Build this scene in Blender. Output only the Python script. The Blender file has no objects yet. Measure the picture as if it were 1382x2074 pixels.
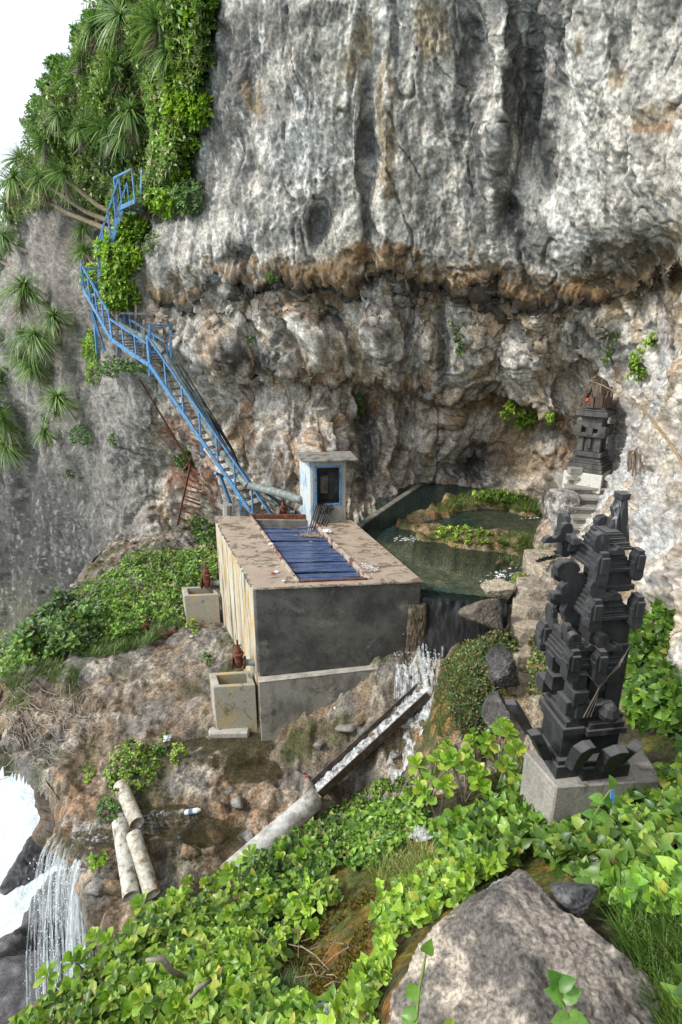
import bpy, math, random
import numpy as np
from mathutils import Vector
random.seed(7); RNG = np.random.default_rng(11)
SC = bpy.context.scene
COL = SC.collection
# ------------------------------------------------------------------ camera, sky, sun, exposure
F = 1168.0; PITCH = math.atan(384 / 1168.0); CP, SP = math.cos(PITCH), math.sin(PITCH)
cam = bpy.data.cameras.new('camera'); camo = bpy.data.objects.new('camera', cam); COL.objects.link(camo)
cam.sensor_fit = 'VERTICAL'; cam.sensor_height = 36; cam.lens = 36 * F / 2074
cam.clip_start = 0.05; cam.clip_end = 2000
camo.rotation_euler = (math.pi / 2 - PITCH, 0, 0); SC.camera = camo
SUN_DIR = Vector((-0.80, -0.25, 0.74)).normalized()
W = bpy.data.worlds.new('World'); SC.world = W; W.use_nodes = True
nt = W.node_tree; nt.nodes.clear()
sky = nt.nodes.new('ShaderNodeTexSky'); sky.sky_type = 'NISHITA'; sky.sun_disc = False
sky.sun_elevation = math.asin(SUN_DIR.z); sky.sun_rotation = math.atan2(SUN_DIR.x, SUN_DIR.y)
veil = nt.nodes.new('ShaderNodeMix'); veil.data_type = 'RGBA'; veil.blend_type = 'ADD'; veil.inputs[0].default_value = 1
veil.inputs[7].default_value = (8.3, 8.2, 8.0, 1)          # thin bright overcast over the blue
bg = nt.nodes.new('ShaderNodeBackground'); bg.inputs[1].default_value = 0.1
wo = nt.nodes.new('ShaderNodeOutputWorld')
nt.links.new(sky.outputs[0], veil.inputs[6]); nt.links.new(veil.outputs[2], bg.inputs[0]); nt.links.new(bg.outputs[0], wo.inputs[0])
sun = bpy.data.lights.new('sun', 'SUN'); sun.energy = 3.0; sun.angle = math.radians(8); sun.color = (1, .96, .88)
suno = bpy.data.objects.new('sun', sun); COL.objects.link(suno)
suno.rotation_euler = (-SUN_DIR).to_track_quat('-Z', 'Y').to_euler()
SC.view_settings.view_transform = 'Standard'; SC.view_settings.look = 'None'
SC.view_settings.exposure = 0.28; SC.view_settings.gamma = 1; SC.view_settings.use_curve_mapping = False
SC.cycles.max_bounces = 6; SC.cycles.diffuse_bounces = 3; SC.cycles.transparent_max_bounces = 12
SC.cycles.transmission_bounces = 4; SC.cycles.glossy_bounces = 2
SC.cycles.caustics_reflective = False; SC.cycles.caustics_refractive = False

# ------------------------------------------------------------------ helpers
def ray(px, py):
    x = (px - 691) / F; y = (1037 - py) / F
    return np.array([x, CP + y * SP, -SP + y * CP])
def rays(px, py):
    x = (px - 691) / F; y = (1037 - py) / F
    return np.stack([x, CP + y * SP, -SP + y * CP], -1)
def atz(px, py, z): r = ray(px, py); return r * (z / r[2])
def atY(px, py, Y): r = ray(px, py); return r * (Y / r[1])
def atd(px, py, d): return ray(px, py) * d
def sst(a, b, x): t = np.clip((x - a) / (b - a), 0, 1); return t * t * (3 - 2 * t)
def _h(ix, iy, iz, s):
    h = (ix.astype(np.uint32) * np.uint32(374761393) + iy.astype(np.uint32) * np.uint32(668265263) + iz.astype(np.uint32) * np.uint32(2147483647) + np.uint32((s * 974711 + 12345) & 0xffffffff))
    h = (h ^ (h >> np.uint32(13))) * np.uint32(1274126177); h ^= h >> np.uint32(16)
    h = h * np.uint32(2246822519); h ^= h >> np.uint32(13)
    return (h & np.uint32(0xffffff)).astype(np.float32) / 16777215.0
def vnoise(P, seed=0):
    P = P.astype(np.float32); f = np.floor(P); i = f.astype(np.int64); t = P - f; t = t * t * t * (t * (t * 6 - 15) + 10)
    x, y, z = i[..., 0], i[..., 1], i[..., 2]; u, v, w = t[..., 0], t[..., 1], t[..., 2]
    with np.errstate(over='ignore'):
        c = [_h(x + a, y + b, z + d, seed) for a in (0, 1) for b in (0, 1) for d in (0, 1)]
    x00 = c[0] + (c[4] - c[0]) * u; x01 = c[1] + (c[5] - c[1]) * u; x10 = c[2] + (c[6] - c[2]) * u; x11 = c[3] + (c[7] - c[3]) * u
    y0 = x00 + (x10 - x00) * v; y1 = x01 + (x11 - x01) * v
    return (y0 + (y1 - y0) * w) * 2 - 1
def fbm(P, sc, oct=4, seed=0, gain=.5):
    P = P * np.array(sc, dtype=np.float32) + seed * 7.31; s = 0; a = 1; n = 0
    for o in range(oct):
        s = s + a * vnoise(P, seed + o); n += a; a *= gain; P = P * 2.03 + 3.1
    return s / n * 1.5
def ridge(P, sc, oct=4, seed=0, gain=.5):
    P = P * np.array(sc, dtype=np.float32) + seed * 7.31; s = 0; a = 1; n = 0
    for o in range(oct):
        s = s + a * (1 - 2.2 * np.abs(vnoise(P, seed + o))); n += a; a *= gain; P = P * 2.03 + 3.1
    return s / n
def rbf(ctrl, vals, eps=.3):
    C = np.array(ctrl, float); V = np.array(vals, float); n = len(C)
    D = np.sqrt(((C[:, None] - C[None]) ** 2).sum(-1) + eps * eps)
    A = np.zeros((n + 3, n + 3)); A[:n, :n] = D; A[:n, n] = 1; A[:n, n + 1:] = C; A[n, :n] = 1; A[n + 1:, :n] = C.T
    A[:n, :n] -= np.eye(n) * 1e-3
    w = np.linalg.solve(A, np.concatenate([V, [0, 0, 0]]))
    def ev(X, Y):
        X = np.asarray(X, float); Y = np.asarray(Y, float)
        s = w[n] + w[n + 1] * X + w[n + 2] * Y
        for k in range(n): s = s + w[k] * np.sqrt((X - C[k, 0]) ** 2 + (Y - C[k, 1]) ** 2 + eps * eps)
        return s
    return ev
def pline(pts, x):
    p = np.array(pts, float); return np.interp(x, p[:, 0], p[:, 1])
def inside(poly, X, Y):
    r = np.zeros(np.shape(X), bool); n = len(poly); j = n - 1
    for i in range(n):
        xi, yi = poly[i]; xj, yj = poly[j]
        c = ((yi > Y) != (yj > Y)) & (X < (xj - xi) * (Y - yi) / ((yj - yi) or 1e-9) + xi); r ^= c; j = i
    return r
def pdist(poly, X, Y, closed=True):
    d = np.full(np.shape(X), 1e9); n = len(poly)
    for i in range(n if closed else n - 1):
        a = np.array(poly[i]); b = np.array(poly[(i + 1) % n]); ab = b - a; L = (ab ** 2).sum() + 1e-12
        t = np.clip(((X - a[0]) * ab[0] + (Y - a[1]) * ab[1]) / L, 0, 1)
        d = np.minimum(d, np.hypot(X - a[0] - t * ab[0], Y - a[1] - t * ab[1]))
    return d

def tag(o, label=None, cat=None, group=None, kind=None):
    if label: o['label'] = label
    if cat: o['category'] = cat
    if group: o['group'] = group
    if kind: o['kind'] = kind
    return o
def empty(name, loc, label, cat, group=None, rz=0):
    o = bpy.data.objects.new(name, None); COL.objects.link(o); o.location = tuple(float(v) for v in loc); o.rotation_euler[2] = rz
    o.empty_display_size = .1
    return tag(o, label, cat, group)
def origin_of(o):
    v = np.zeros(3)
    while o is not None:
        v += np.array(o.location); o = o.parent
    return v
def npmesh(name, V, Fq, mats, parent=None, col=None, smooth=True, world=True):
    V = np.asarray(V, np.float32)
    if parent is not None and world: V = V - origin_of(parent).astype(np.float32)
    me = bpy.data.meshes.new(name); Fq = np.asarray(Fq, np.int32); k = Fq.shape[1]
    me.vertices.add(len(V)); me.vertices.foreach_set('co', V.ravel())
    me.loops.add(Fq.size); me.loops.foreach_set('vertex_index', Fq.ravel())
    me.polygons.add(len(Fq)); me.polygons.foreach_set('loop_start', np.arange(0, Fq.size, k, dtype=np.int32))
    me.polygons.foreach_set('use_smooth', np.full(len(Fq), smooth))
    me.update(calc_edges=True)
    if col is not None:
        a = me.color_attributes.new('Col', 'FLOAT_COLOR', 'POINT'); c = np.ones((len(V), 4), np.float32); c[:, :3] = col; a.data.foreach_set('color', c.ravel())
    for m in (mats if isinstance(mats, (list, tuple)) else [mats]): me.materials.append(m)
    o = bpy.data.objects.new(name, me); COL.objects.link(o)
    if parent is not None: o.parent = parent
    return o
class MB:
    def __init__(s): s.v = []; s.f = []
    def add(s, V, Fs):
        b = len(s.v); s.v += [tuple(map(float, p)) for p in V]; s.f += [tuple(b + i for i in f) for f in Fs]; return s
    def box(s, c, ax, h, jit=0):
        c = np.array(c, float); ax = [np.array(a, float) for a in ax]; V = []
        for i in (-1, 1):
            for j in (-1, 1):
                for k in (-1, 1):
                    V.append(c + ax[0] * h[0] * i + ax[1] * h[1] * j + ax[2] * h[2] * k + (RNG.uniform(-jit, jit, 3) if jit else 0))
        return s.add(V, [(0, 1, 3, 2), (4, 6, 7, 5), (0, 4, 5, 1), (2, 3, 7, 6), (0, 2, 6, 4), (1, 5, 7, 3)])
    def bar(s, a, b, w, t, side=None):
        a = np.array(a, float); b = np.array(b, float); d = b - a; L = np.linalg.norm(d); d /= L
        if side is None: side = np.cross(d, (0, 0, 1)) if abs(d[2]) < .98 else np.array((1., 0, 0))
        side = np.array(side, float); side -= d * (side @ d); side /= np.linalg.norm(side); up = np.cross(side, d)
        return s.box((a + b) / 2, (d, side, up), (L / 2, w / 2, t / 2))
    def prism(s, poly, z0, z1):   # poly: world xy
        n = len(poly); V = [(p[0], p[1], z0) for p in poly] + [(p[0], p[1], z1) for p in poly]
        return s.add(V, [tuple(range(n))[::-1], tuple(range(n, 2 * n))] + [(i, (i + 1) % n, n + (i + 1) % n, n + i) for i in range(n)])
    def slab(s, poly3, thick):    # poly3: 3-D outline, extruded by vector
        n = len(poly3); P = [np.array(p, float) for p in poly3]; t = np.array(thick, float)
        return s.add(P + [p + t for p in P], [tuple(range(n))[::-1], tuple(range(n, 2 * n))] + [(i, (i + 1) % n, n + (i + 1) % n, n + i) for i in range(n)])
    def tube(s, pts, r, n=8, cap=True, wob=0):
        P = [np.array(p, float) for p in pts]; R = list(r) if hasattr(r, '__len__') else [r] * len(P)
        d0 = P[1] - P[0]; ref = np.array((0, 0, 1.)) if abs(d0[2]) < .9 * np.linalg.norm(d0) else np.array((1., 0, 0)); V = []
        for i, p in enumerate(P):
            d = (P[min(i + 1, len(P) - 1)] - P[max(i - 1, 0)]); d /= np.linalg.norm(d) + 1e-9
            a = np.cross(d, ref); a /= np.linalg.norm(a) + 1e-9; b = np.cross(d, a)
            for k in range(n):
                an = 2 * math.pi * k / n; rr = R[i] * (1 + (random.uniform(-wob, wob) if wob else 0)); V.append(p + a * rr * math.cos(an) + b * rr * math.sin(an))
        Fs = [(i * n + k, i * n + (k + 1) % n, (i + 1) * n + (k + 1) % n, (i + 1) * n + k) for i in range(len(P) - 1) for k in range(n)]
        if cap: Fs += [tuple(range(n))[::-1], tuple((len(P) - 1) * n + k for k in range(n))]
        return s.add(V, Fs)
    def hollow(s, a, b, ro, ri, n=16, wob=0):
        a = np.array(a, float); b = np.array(b, float); d = b - a; d /= np.linalg.norm(d)
        x = np.cross(d, (0, 0, 1.)); x /= np.linalg.norm(x); y = np.cross(d, x); V = []
        m = 7
        rings = [(a + (b - a) * t / m, ro) for t in range(m + 1)] + [(b, ri), (a + (b - a) * .05, ri)]
        for p, r in rings:
            for k in range(n):
                an = 2 * math.pi * k / n; V.append(p + (x * math.cos(an) + y * math.sin(an)) * r * (1 + random.uniform(-wob, wob)))
        Fs = []
        L = len(rings)
        for i in range(L - 1):
            for k in range(n): Fs.append((i * n + k, i * n + (k + 1) % n, (i + 1) * n + (k + 1) % n, (i + 1) * n + k))
        Fs += [tuple(range(n)), tuple((L - 1) * n + k for k in range(n))]
        return s.add(V, Fs)
    def lathe(s, c, prof, n=12, ax=(0, 0, 1)):
        ax = np.array(ax, float); ref = np.array((1., 0, 0)) if abs(ax[0]) < .9 else np.array((0, 0, 1.))
        a = np.cross(ax, ref); a /= np.linalg.norm(a); b = np.cross(ax, a); c = np.array(c, float); V = []
        for r, h in prof:
            for k in range(n): an = 2 * math.pi * k / n; V.append(c + ax * h + (a * math.cos(an) + b * math.sin(an)) * r)
        m = len(prof); Fs = [(i * n + k, i * n + (k + 1) % n, (i + 1) * n + (k + 1) % n, (i + 1) * n + k) for i in range(m - 1) for k in range(n)]
        Fs += [tuple(range(n))[::-1], tuple((m - 1) * n + k for k in range(n))]
        return s.add(V, Fs)
    def build(s, name, mat, parent=None, smooth=False, bevel=0, world=True, seg=1):
        V = np.array(s.v, float)
        if parent is not None and world: V = V - origin_of(parent)
        me = bpy.data.meshes.new(name); me.from_pydata([tuple(v) for v in V], [], s.f); me.update()
        if smooth: me.polygons.foreach_set('use_smooth', np.full(len(me.polygons), True))
        me.materials.append(mat); o = bpy.data.objects.new(name, me); COL.objects.link(o)
        if parent is not None: o.parent = parent
        if bevel:
            b = o.modifiers.new('bevel', 'BEVEL'); b.width = bevel; b.segments = seg; b.limit_method = 'ANGLE'
        return o
X_, Y_, Z_ = (1, 0, 0), (0, 1, 0), (0, 0, 1)

# ------------------------------------------------------------------ materials
class Mat:
    def __init__(s, name, rough=.8, spec=.3):
        s.m = bpy.data.materials.new(name); s.m.use_nodes = True; s.t = s.m.node_tree; s.n = s.t.nodes; s.l = s.t.links
        s.b = s.n['Principled BSDF']; s.b.inputs['Roughness'].default_value = rough; s.b.inputs['Specular IOR Level'].default_value = spec
        s.tc = s.n.new('ShaderNodeNewGeometry'); s.o = s.tc.outputs['Position']
    def noise(s, sc, det=4, vec=None, stretch=None, rough=.6, dist=0):
        v = vec or s.o
        if stretch:
            m = s.n.new('ShaderNodeMapping'); m.inputs['Scale'].default_value = stretch; s.l.new(v, m.inputs[0]); v = m.outputs[0]
        n = s.n.new('ShaderNodeTexNoise'); n.inputs['Scale'].default_value = sc; n.inputs['Detail'].default_value = det; n.inputs['Roughness'].default_value = rough
        n.inputs['Distortion'].default_value = dist
        s.l.new(v, n.inputs['Vector']); return n.outputs['Fac']
    def ramp(s, fac, stops):
        r = s.n.new('ShaderNodeValToRGB'); e = r.color_ramp.elements
        while len(e) < len(stops): e.new(.5)
        for k, (p, c) in enumerate(stops):
            e[k].position = p; e[k].color = (c, c, c, 1) if not hasattr(c, '__len__') else (*c, 1)
        s.l.new(fac, r.inputs[0]); return r.outputs[0]
    def mix(s, fac, a, b, mode='MIX'):
        m = s.n.new('ShaderNodeMix'); m.data_type = 'RGBA'; m.blend_type = mode
        for sock, v in ((m.inputs[0], fac), (m.inputs[6], a), (m.inputs[7], b)):
            if isinstance(v, (int, float)): sock.default_value = v
            elif isinstance(v, tuple): sock.default_value = (*v, 1)
            else: s.l.new(v, sock)
        return m.outputs[2]
    def attr(s, name='Col'):
        a = s.n.new('ShaderNodeAttribute'); a.attribute_name = name; return a.outputs['Color']
    def col(s, c):
        if isinstance(c, tuple): s.b.inputs['Base Color'].default_value = (*c, 1)
        else: s.l.new(c, s.b.inputs['Base Color'])
        return s
    def bump(s, fac, strength=.5, dist=.02, prev=None):
        b = s.n.new('ShaderNodeBump'); b.inputs['Strength'].default_value = strength; b.inputs['Distance'].default_value = dist
        s.l.new(fac, b.inputs['Height'])
        if prev: s.l.new(prev, b.inputs['Normal'])
        s.l.new(b.outputs[0], s.b.inputs['Normal']); return b.outputs[0]
    def rough(s, out): s.l.new(out, s.b.inputs['Roughness']); return s
def rock_mat(name, det=60, rough=.85, bs=.6, bd=.015, lo=.55, hi=1.35):
    m = Mat(name, rough); n1 = m.noise(det, 4); n2 = m.noise(det * .22, 5, rough=.7)
    c = m.mix(1, m.attr(), m.ramp(n1, [(.32, lo), (.66, hi)]), 'MULTIPLY'); c = m.mix(1, c, m.ramp(n2, [(.32, .66), (.66, 1.25)]), 'MULTIPLY')
    m.col(c); p = m.bump(n2, bs, bd * 2.5); m.bump(n1, bs, bd, p); return m.m
def simple(name, base, var=.3, sc=12, rough=.7, spec=.3, bs=.3, bd=.005, metal=0, dirt=None, dsc=4, dlo=.5, dhi=.62, stretch=None):
    m = Mat(name, rough, spec); n = m.noise(sc, 5)
    c = m.mix(1, base, m.ramp(n, [(.3, 1 - var), (.7, 1 + var)]), 'MULTIPLY')
    if dirt: c = m.mix(m.ramp(m.noise(dsc, 6, stretch=stretch), [(dlo, 0.), (dhi, 1.)]), c, dirt)
    m.col(c); m.bump(n, bs, bd); m.b.inputs['Metallic'].default_value = metal; return m.m
def leaf_mat(name, rough=.38, trans=.3, rnd=False, base=None):
    m = Mat(name, rough, .45)
    if rnd:
        oi = m.n.new('ShaderNodeObjectInfo'); c = m.ramp(oi.outputs['Random'], base)
    else: c = m.attr()
    c = m.mix(1, c, m.ramp(m.noise(45, 3), [(.3, .8), (.7, 1.2)]), 'MULTIPLY')
    m.col(c); tr = m.n.new('ShaderNodeBsdfTranslucent'); m.l.new(m.mix(1, c, (1.1, 1.25, .6), 'MULTIPLY'), tr.inputs[0])
    mx = m.n.new('ShaderNodeMixShader'); mx.inputs[0].default_value = trans
    m.l.new(m.b.outputs[0], mx.inputs[1]); m.l.new(tr.outputs[0], mx.inputs[2]); m.l.new(mx.outputs[0], m.n['Material Output'].inputs[0]); return m.m
M = {}
M['cliff'] = rock_mat('cliff_rock', 15, .85, .7, .012, .55, 1.4)
M['ground'] = rock_mat('travertine_ground', 24, .75, .8, .012, .38, 1.5)
M['rock'] = rock_mat('boulder_rock', 48, .85, .8, .005, .42, 1.5)
M['leaf'] = leaf_mat('leaf_green'); M['strap'] = leaf_mat('strap_leaf', .45, .2)
M['bigleaf'] = leaf_mat('naupaka_leaf', .3, .32, True, [(0, (.15, .28, .035)), (.45, (.22, .39, .045)), (.8, (.32, .48, .06)), (.95, (.42, .48, .07))])
M['stem'] = simple('dry_stem', (.21, .17, .12), .4, 30)
M['wood'] = simple('grey_timber', (.23, .20, .17), .35, 25, dirt=(.08, .07, .06))
M['blue'] = simple('blue_paint', (.085, .235, .44), .3, 20, .5, dirt=(.13, .085, .065), dsc=7, dlo=.54, dhi=.64)
M['rust'] = simple('rusty_iron', (.11, .038, .022), .4, 30, .8, dirt=(.2, .09, .05), dsc=14)
M['pipe'] = simple('grey_green_pipe', (.15, .19, .18), .2, 15, .6, dirt=(.28, .28, .26), dsc=7)
M['cable'] = simple('black_cable', (.02, .021, .022), .2, 20, .5)
M['white'] = simple('white_paper', (.7, .72, .74), .1, 20, .6)

# ------------------------------------------------------------------ sea cliff (rock face)
band_u = [(-700, 640), (250, 640), (330, 628), (420, 618), (560, 612), (660, 600), (760, 590), (900, 600), (1000, 610), (1100, 640), (1200, 648), (1290, 640), (1382, 560), (2300, 400)]
band_l = [(-700, 760), (440, 740), (620, 790), (700, 770), (800, 790), (930, 810), (1000, 810), (1100, 860), (1180, 900), (1400, 900), (2300, 900)]
cc = [  # px, py, Y
 (430, 0, 17.2), (430, 200, 17.5), (400, 380, 18.3), (600, 0, 15.4), (600, 250, 16), (600, 500, 16.9), (800, 0, 14.4), (800, 250, 15.2), (800, 500, 16.2), (1000, 0, 13.2), (1000, 300, 14.4),
 (1000, 520, 15.2), (1180, 0, 11.8), (1180, 250, 12.6), (1180, 500, 13.2), (1382, 0, 9.8), (1382, 300, 10), (1382, 520, 10.2), (300, 480, 19.8), (330, 600, 19.3), (450, 560, 17.8),
 (450, 680, 18.6), (600, 680, 17.8), (800, 680, 17.6), (950, 680, 17.0), (1100, 700, 15.9), (1250, 700, 14.4), (1382, 700, 10.6), (500, 850, 18.2), (600, 880, 17.6), (700, 880, 17.3), (750, 1000, 17.4), (735, 1035, 16.6), (850, 975, 19.5),
 (940, 985, 19.0), (850, 860, 18.5), (740, 860, 18.3), (1000, 880, 18.2), (1100, 900, 17), (1190, 900, 16.2), (1190, 780, 16.4), (1260, 950, 13.8), (1280, 1080, 10.6), (1300, 1290, 7.6), (1382, 1280, 6.2), (1382, 900, 9.0), (1400, 1400, 5.6), (1100, 1000, 17.2), (1000, 1010, 18.2),
 (620, 1030, 17.0), (540, 1010, 17.8), (450, 1000, 19.6), (400, 950, 20.5), (435, 1080, 21.6), (305, 740, 19.6), (400, 850, 19.2), (235, 650, 21.0), (180, 560, 22.2), (250, 450, 22.2), (300, 350, 21.0), (350, 200, 19.5), (300, 900, 21.8),
 (300, 1120, 21.6), (200, 1000, 24), (200, 1200, 24.5), (100, 1000, 27.5), (0, 900, 32), (0, 1300, 32), (-300, 1000, 44), (130, 700, 26), (60, 560, 29.5), (0, 700, 31), (0, 480, 34), (100, 330, 27.5), (200, 150, 24), (230, 10, 23.5), (300, 100, 21), (380, 60, 18.5),
 (430, -600, 16), (900, -600, 10.5), (1382, -600, 7.5), (1900, 0, 5.5), (1900, 800, 5), (1900, 1300, 3.4), (2200, 1500, 2.5), (2200, -600, 3.6), (800, 1400, 19.6), (500, 1400, 21), (1100, 1400, 16)]
cliffY = rbf([(a / 300, b / 300) for a, b, _ in cc], [math.log(c) for _, _, c in cc], .25)
def axis(a0, a1, d, lo, hi, dd):
    core = np.arange(a0, a1, d); L = np.arange(lo, a0 - dd * .5, dd); R = np.arange(a1 + dd, hi, dd); return np.concatenate([L, core, R])
ax_ = axis(-24, 1406, 2.5, -500, 2200, 40); ay_ = axis(-24, 1345, 2.5, -640, 1560, 40)
PX, PY = np.meshgrid(ax_, ay_); sh = PX.shape
base = rays(PX, PY); base = base / base[..., 1:2]
Yb = np.exp(cliffY(PX / 300, PY / 300)); P0 = base * Yb[..., None]
def G(cx, cy, rx, ry, rot=0):
    c, s = math.cos(math.radians(rot)), math.sin(math.radians(rot)); dx, dy = PX - cx, PY - cy
    return np.exp(-(((dx * c + dy * s) / rx) ** 2 + ((-dx * s + dy * c) / ry) ** 2))
wr = fbm(P0, (.8, .8, .5), 4, 3); wr2 = fbm(P0, (2.5, 2.5, 1.6), 4, 13)
bu = pline(band_u, PX) - 45 + wr * 34 + wr2 * 20; bl = pline(band_l, PX) - 20 + wr * 22 + wr2 * 14
inr = sst(270, 330, PX)                                   # main face (right of the stairs corner)
dy = np.zeros(sh)
dy += inr * (.68 * sst(0, 34, PY - bu) * (.62 + .38 * np.sin(PX / 70 + 1.3 * np.sin(PX / 41)) + .2 * G(1150, 600, 260, 900)) - .35 * sst(48, 130, PY - bu) + .85 * sst(0, 30, PY - bl) * (1 - sst(1150, 1220, PX)) - .5 * sst(40, 190, PY - bl))
for cx, cy, rx, ry, rot, a in [(650, 450, 22, 48, 12, .5), (560, 490, 30, 16, 0, .2), (490, 520, 26, 20, 0, .4), (1035, 410, 22, 34, 0, .9), (960, 110, 26, 150, 0, .25), (1075, 200, 40, 170, 0, .6), (1010, 250, 24, 210, 4, -.45), (1110, 330, 30, 120, -8, .35),
   (745, 330, 16, 230, 0, .35), (780, 330, 12, 260, 0, -.15), (735, 900, 34, 100, 0, .7), (960, 930, 60, 50, 20, 1.0), (915, 900, 24, 110, 5, -.5), (1230, 560, 90, 60, 0, .6), (1330, 520, 60, 30, -35, .5),
   (520, 170, 26, 60, -20, .35), (660, 640, 40, 30, 0, .45), (860, 900, 22, 90, 0, -.4), (560, 870, 34, 110, 8, -.35), (640, 860, 26, 110, -5, -.3), (470, 700, 60, 32, 0, -.35), (640, 690, 42, 44, 0, -.35), (770, 690, 44, 42, 0, -.35), (880, 690, 36, 46, 0, -.3),
   (1120, 820, 60, 26, 35, -.5), (1200, 620, 50, 26, 25, -.5), (1300, 1150, 34, 120, 0, -.25), (1200, 130, 40, 160, 5, -.3), (440, 120, 30, 120, 0, -.2), (380, 520, 70, 60, 0, -.3), (150, 900, 60, 100, 20, -.8), (240, 900, 40, 160, 10, -.6), (60, 1150, 90, 120, 0, .6)]:
    dy += a * G(cx, cy, rx, ry, rot)
P1 = base * (Yb + dy)[..., None]
gu = np.gradient(P1, axis=1); gv = np.gradient(P1, axis=0); N1 = np.cross(gu, gv); N1 /= np.linalg.norm(N1, axis=-1, keepdims=True) + 1e-9
N1 *= np.where((N1 * base).sum(-1) > 0, -1, 1)[..., None]
low = sst(-10, 30, PY - bu) * inr
warp = np.stack([fbm(P1, (.5, .5, .35), 3, 21), fbm(P1, (.5, .5, .35), 3, 22), 0 * PX], -1) * .7
Q = P1 + warp; Q2 = Q.copy(); Q2[..., 0] += Q[..., 2] * (.12 + .30 * np.sin(PX / 120 + PY / 260))
flute = ridge(Q2, (1.1, 1.1, .22), 4, 31, .55); flute2 = ridge(Q2 * 1.0, (3.2, 3.2, .55), 3, 41, .55)
big = fbm(P1, (.35, .35, .28), 3, 51); mid = fbm(P1, (1.6, 1.6, 1.1), 4, 61); fine = fbm(P1, (7, 7, 5), 3, 71, .6)
chunk = ridge(Q, (.9, .9, .7), 4, 81, .5)
foldz = G(1040, 200, 130, 330) + .4 * G(930, 250, 60, 260)
crk = np.exp(-(vnoise(Q2 * np.array([1.5, 1.5, .32], np.float32) + 40) / .045) ** 2) * sst(-.25, .25, mid) * (1 - .55 * low) * (1 - .6 * sst(1180, 1260, PX) * sst(500, 640, PY))
disp = .30 * big + (.075 + .04 * low) * mid + .05 * fine - .10 * crk * (1 - .3 * foldz) + flute * (.05 + .24 * low + .17 * foldz) + flute2 * (.022 + .08 * low + .05 * foldz) + chunk * (.05 + .03 * low)
pit = np.clip(fbm(P1, (4.5, 4.5, 2.4), 3, 91) - .62, 0, 1) * sst(-.2, .5, big + mid * .5); disp -= pit * .45 * (1 - low * .5)
disp += (1 - low) * inr * (.02 * ridge(Q2, (2.2, 2.2, .4), 4, 93, .6) + .018 * ridge(Q, (5, 5, 1.6), 3, 94, .6))
left = 1 - inr; disp += left * (.22 * ridge(Q, (.5, .5, .2), 4, 95) + .1 * chunk)
# drips under the upper overhang
drip = np.clip(ridge(P1, (2.6, 2.6, .12), 3, 99), -1, 1) * np.exp(-((PY - bu - 10) / 30) ** 2) * inr; disp += drip * .16
P2 = P1 + N1 * disp[..., None]
# ---- colour
def L3(a, b, t): return a + (b - a) * t[..., None]
def C3(*c): return np.array(c, np.float32)
cr = C3(.44, .41, .365); gr = C3(.29, .272, .245); dk = C3(.085, .082, .078); wh = C3(.62, .60, .565); br = C3(.125, .088, .044); og = C3(.30, .165, .07); bk = C3(.03, .028, .026); tan = C3(.33, .255, .165)
s1 = fbm(Q, (1.5, 1.5, .28), 5, 101, .62); s2 = fbm(Q, (3.8, 3.8, .6), 4, 111, .62); s3 = fbm(P1, (.9, .9, .8), 5, 121, .65); s4 = fbm(P1, (5, 5, 3.2), 4, 131, .7)
c = L3(np.broadcast_to(cr * 1.22, sh + (3,)), gr, sst(-.1, .45, s1 * .55 + s3 * .5 + .02))
c = L3(c, cr * .78 + C3(.02, .0, -.03), sst(.1, .6, s3) * .5)
c = L3(c, wh, sst(.3, .8, s2 + s4 * .35) * .5)
lv = fbm(Q2, (1.7, 1.7, .09), 4, 191, .6); c = L3(c, dk * 1.5, sst(.12, .42, lv) * .62 * (1 - low) * inr); c = L3(c, cr * 1.25, sst(.1, .5, -lv) * .4)
c = L3(c, dk, sst(.28, .62, s1 * .5 + s4 * .45 - s2 * .25) * .7)
c = L3(c, dk * .8, sst(.5, .72, s4) * .55); c = L3(c, gr * .55, sst(.2, .55, -s2 * .8 + s1 * .3) * .5)
def pat(mask, col, nz, w=.35, k=1.0):
    global c
    c = L3(c, col, sst(.5 - w / 2, .5 + w / 2, mask + nz * .42) * k)
edge = s4 * .55 + s2 * .45
mg = G(390, 300, 75, 190, 8) + G(520, 60, 100, 60, -15) + G(480, 190, 30, 90, 8) + G(400, 60, 40, 120)
pat(mg * 1.15, gr * .42, edge, .5, .9)
for a in [(650, 450, 26, 50, 12), (490, 525, 24, 20, 0), (600, 480, 20, 16, 0), (650, 30, 70, 26, -15)]: pat(G(*a) * 1.2, dk, edge, .3, .85)
for a in [(742, 330, 13, 240, 0), (1060, 130, 60, 220, 0), (1010, 330, 18, 120, 0), (1050, 440, 24, 90, -8), (1120, 80, 50, 150, 0), (970, 330, 24, 200, 0), (930, 200, 10, 200, 0), (1090, 480, 50, 60, -20), (945, 60, 26, 120, 0), (1120, 250, 26, 130, 0), (800, 60, 14, 120, 0)]: pat(G(*a) * 1.15, dk * 1.25, s2 * 1.1, .4, .88)
for a in [(780, 250, 24, 170, 0), (870, 60, 36, 80, 0), (740, 80, 22, 60, 0), (510, 200, 20, 50, -20), (710, 130, 26, 40, 0), (1340, 230, 60, 26, -10), (1275, 150, 22, 26, 0), (1370, 480, 50, 26, -30)]: pat(G(*a) * 1.05, br * 1.9, edge + s2 * .3, .4, .75)
for a in [(1330, 258, 50, 12, 0), (590, 600, 26, 20, 0), (950, 800, 120, 22, 5), (590, 590, 14, 26, 0), (1220, 600, 150, 40, 5)]: pat(G(*a) * 1.0, og, edge, .35, .75)
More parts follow.
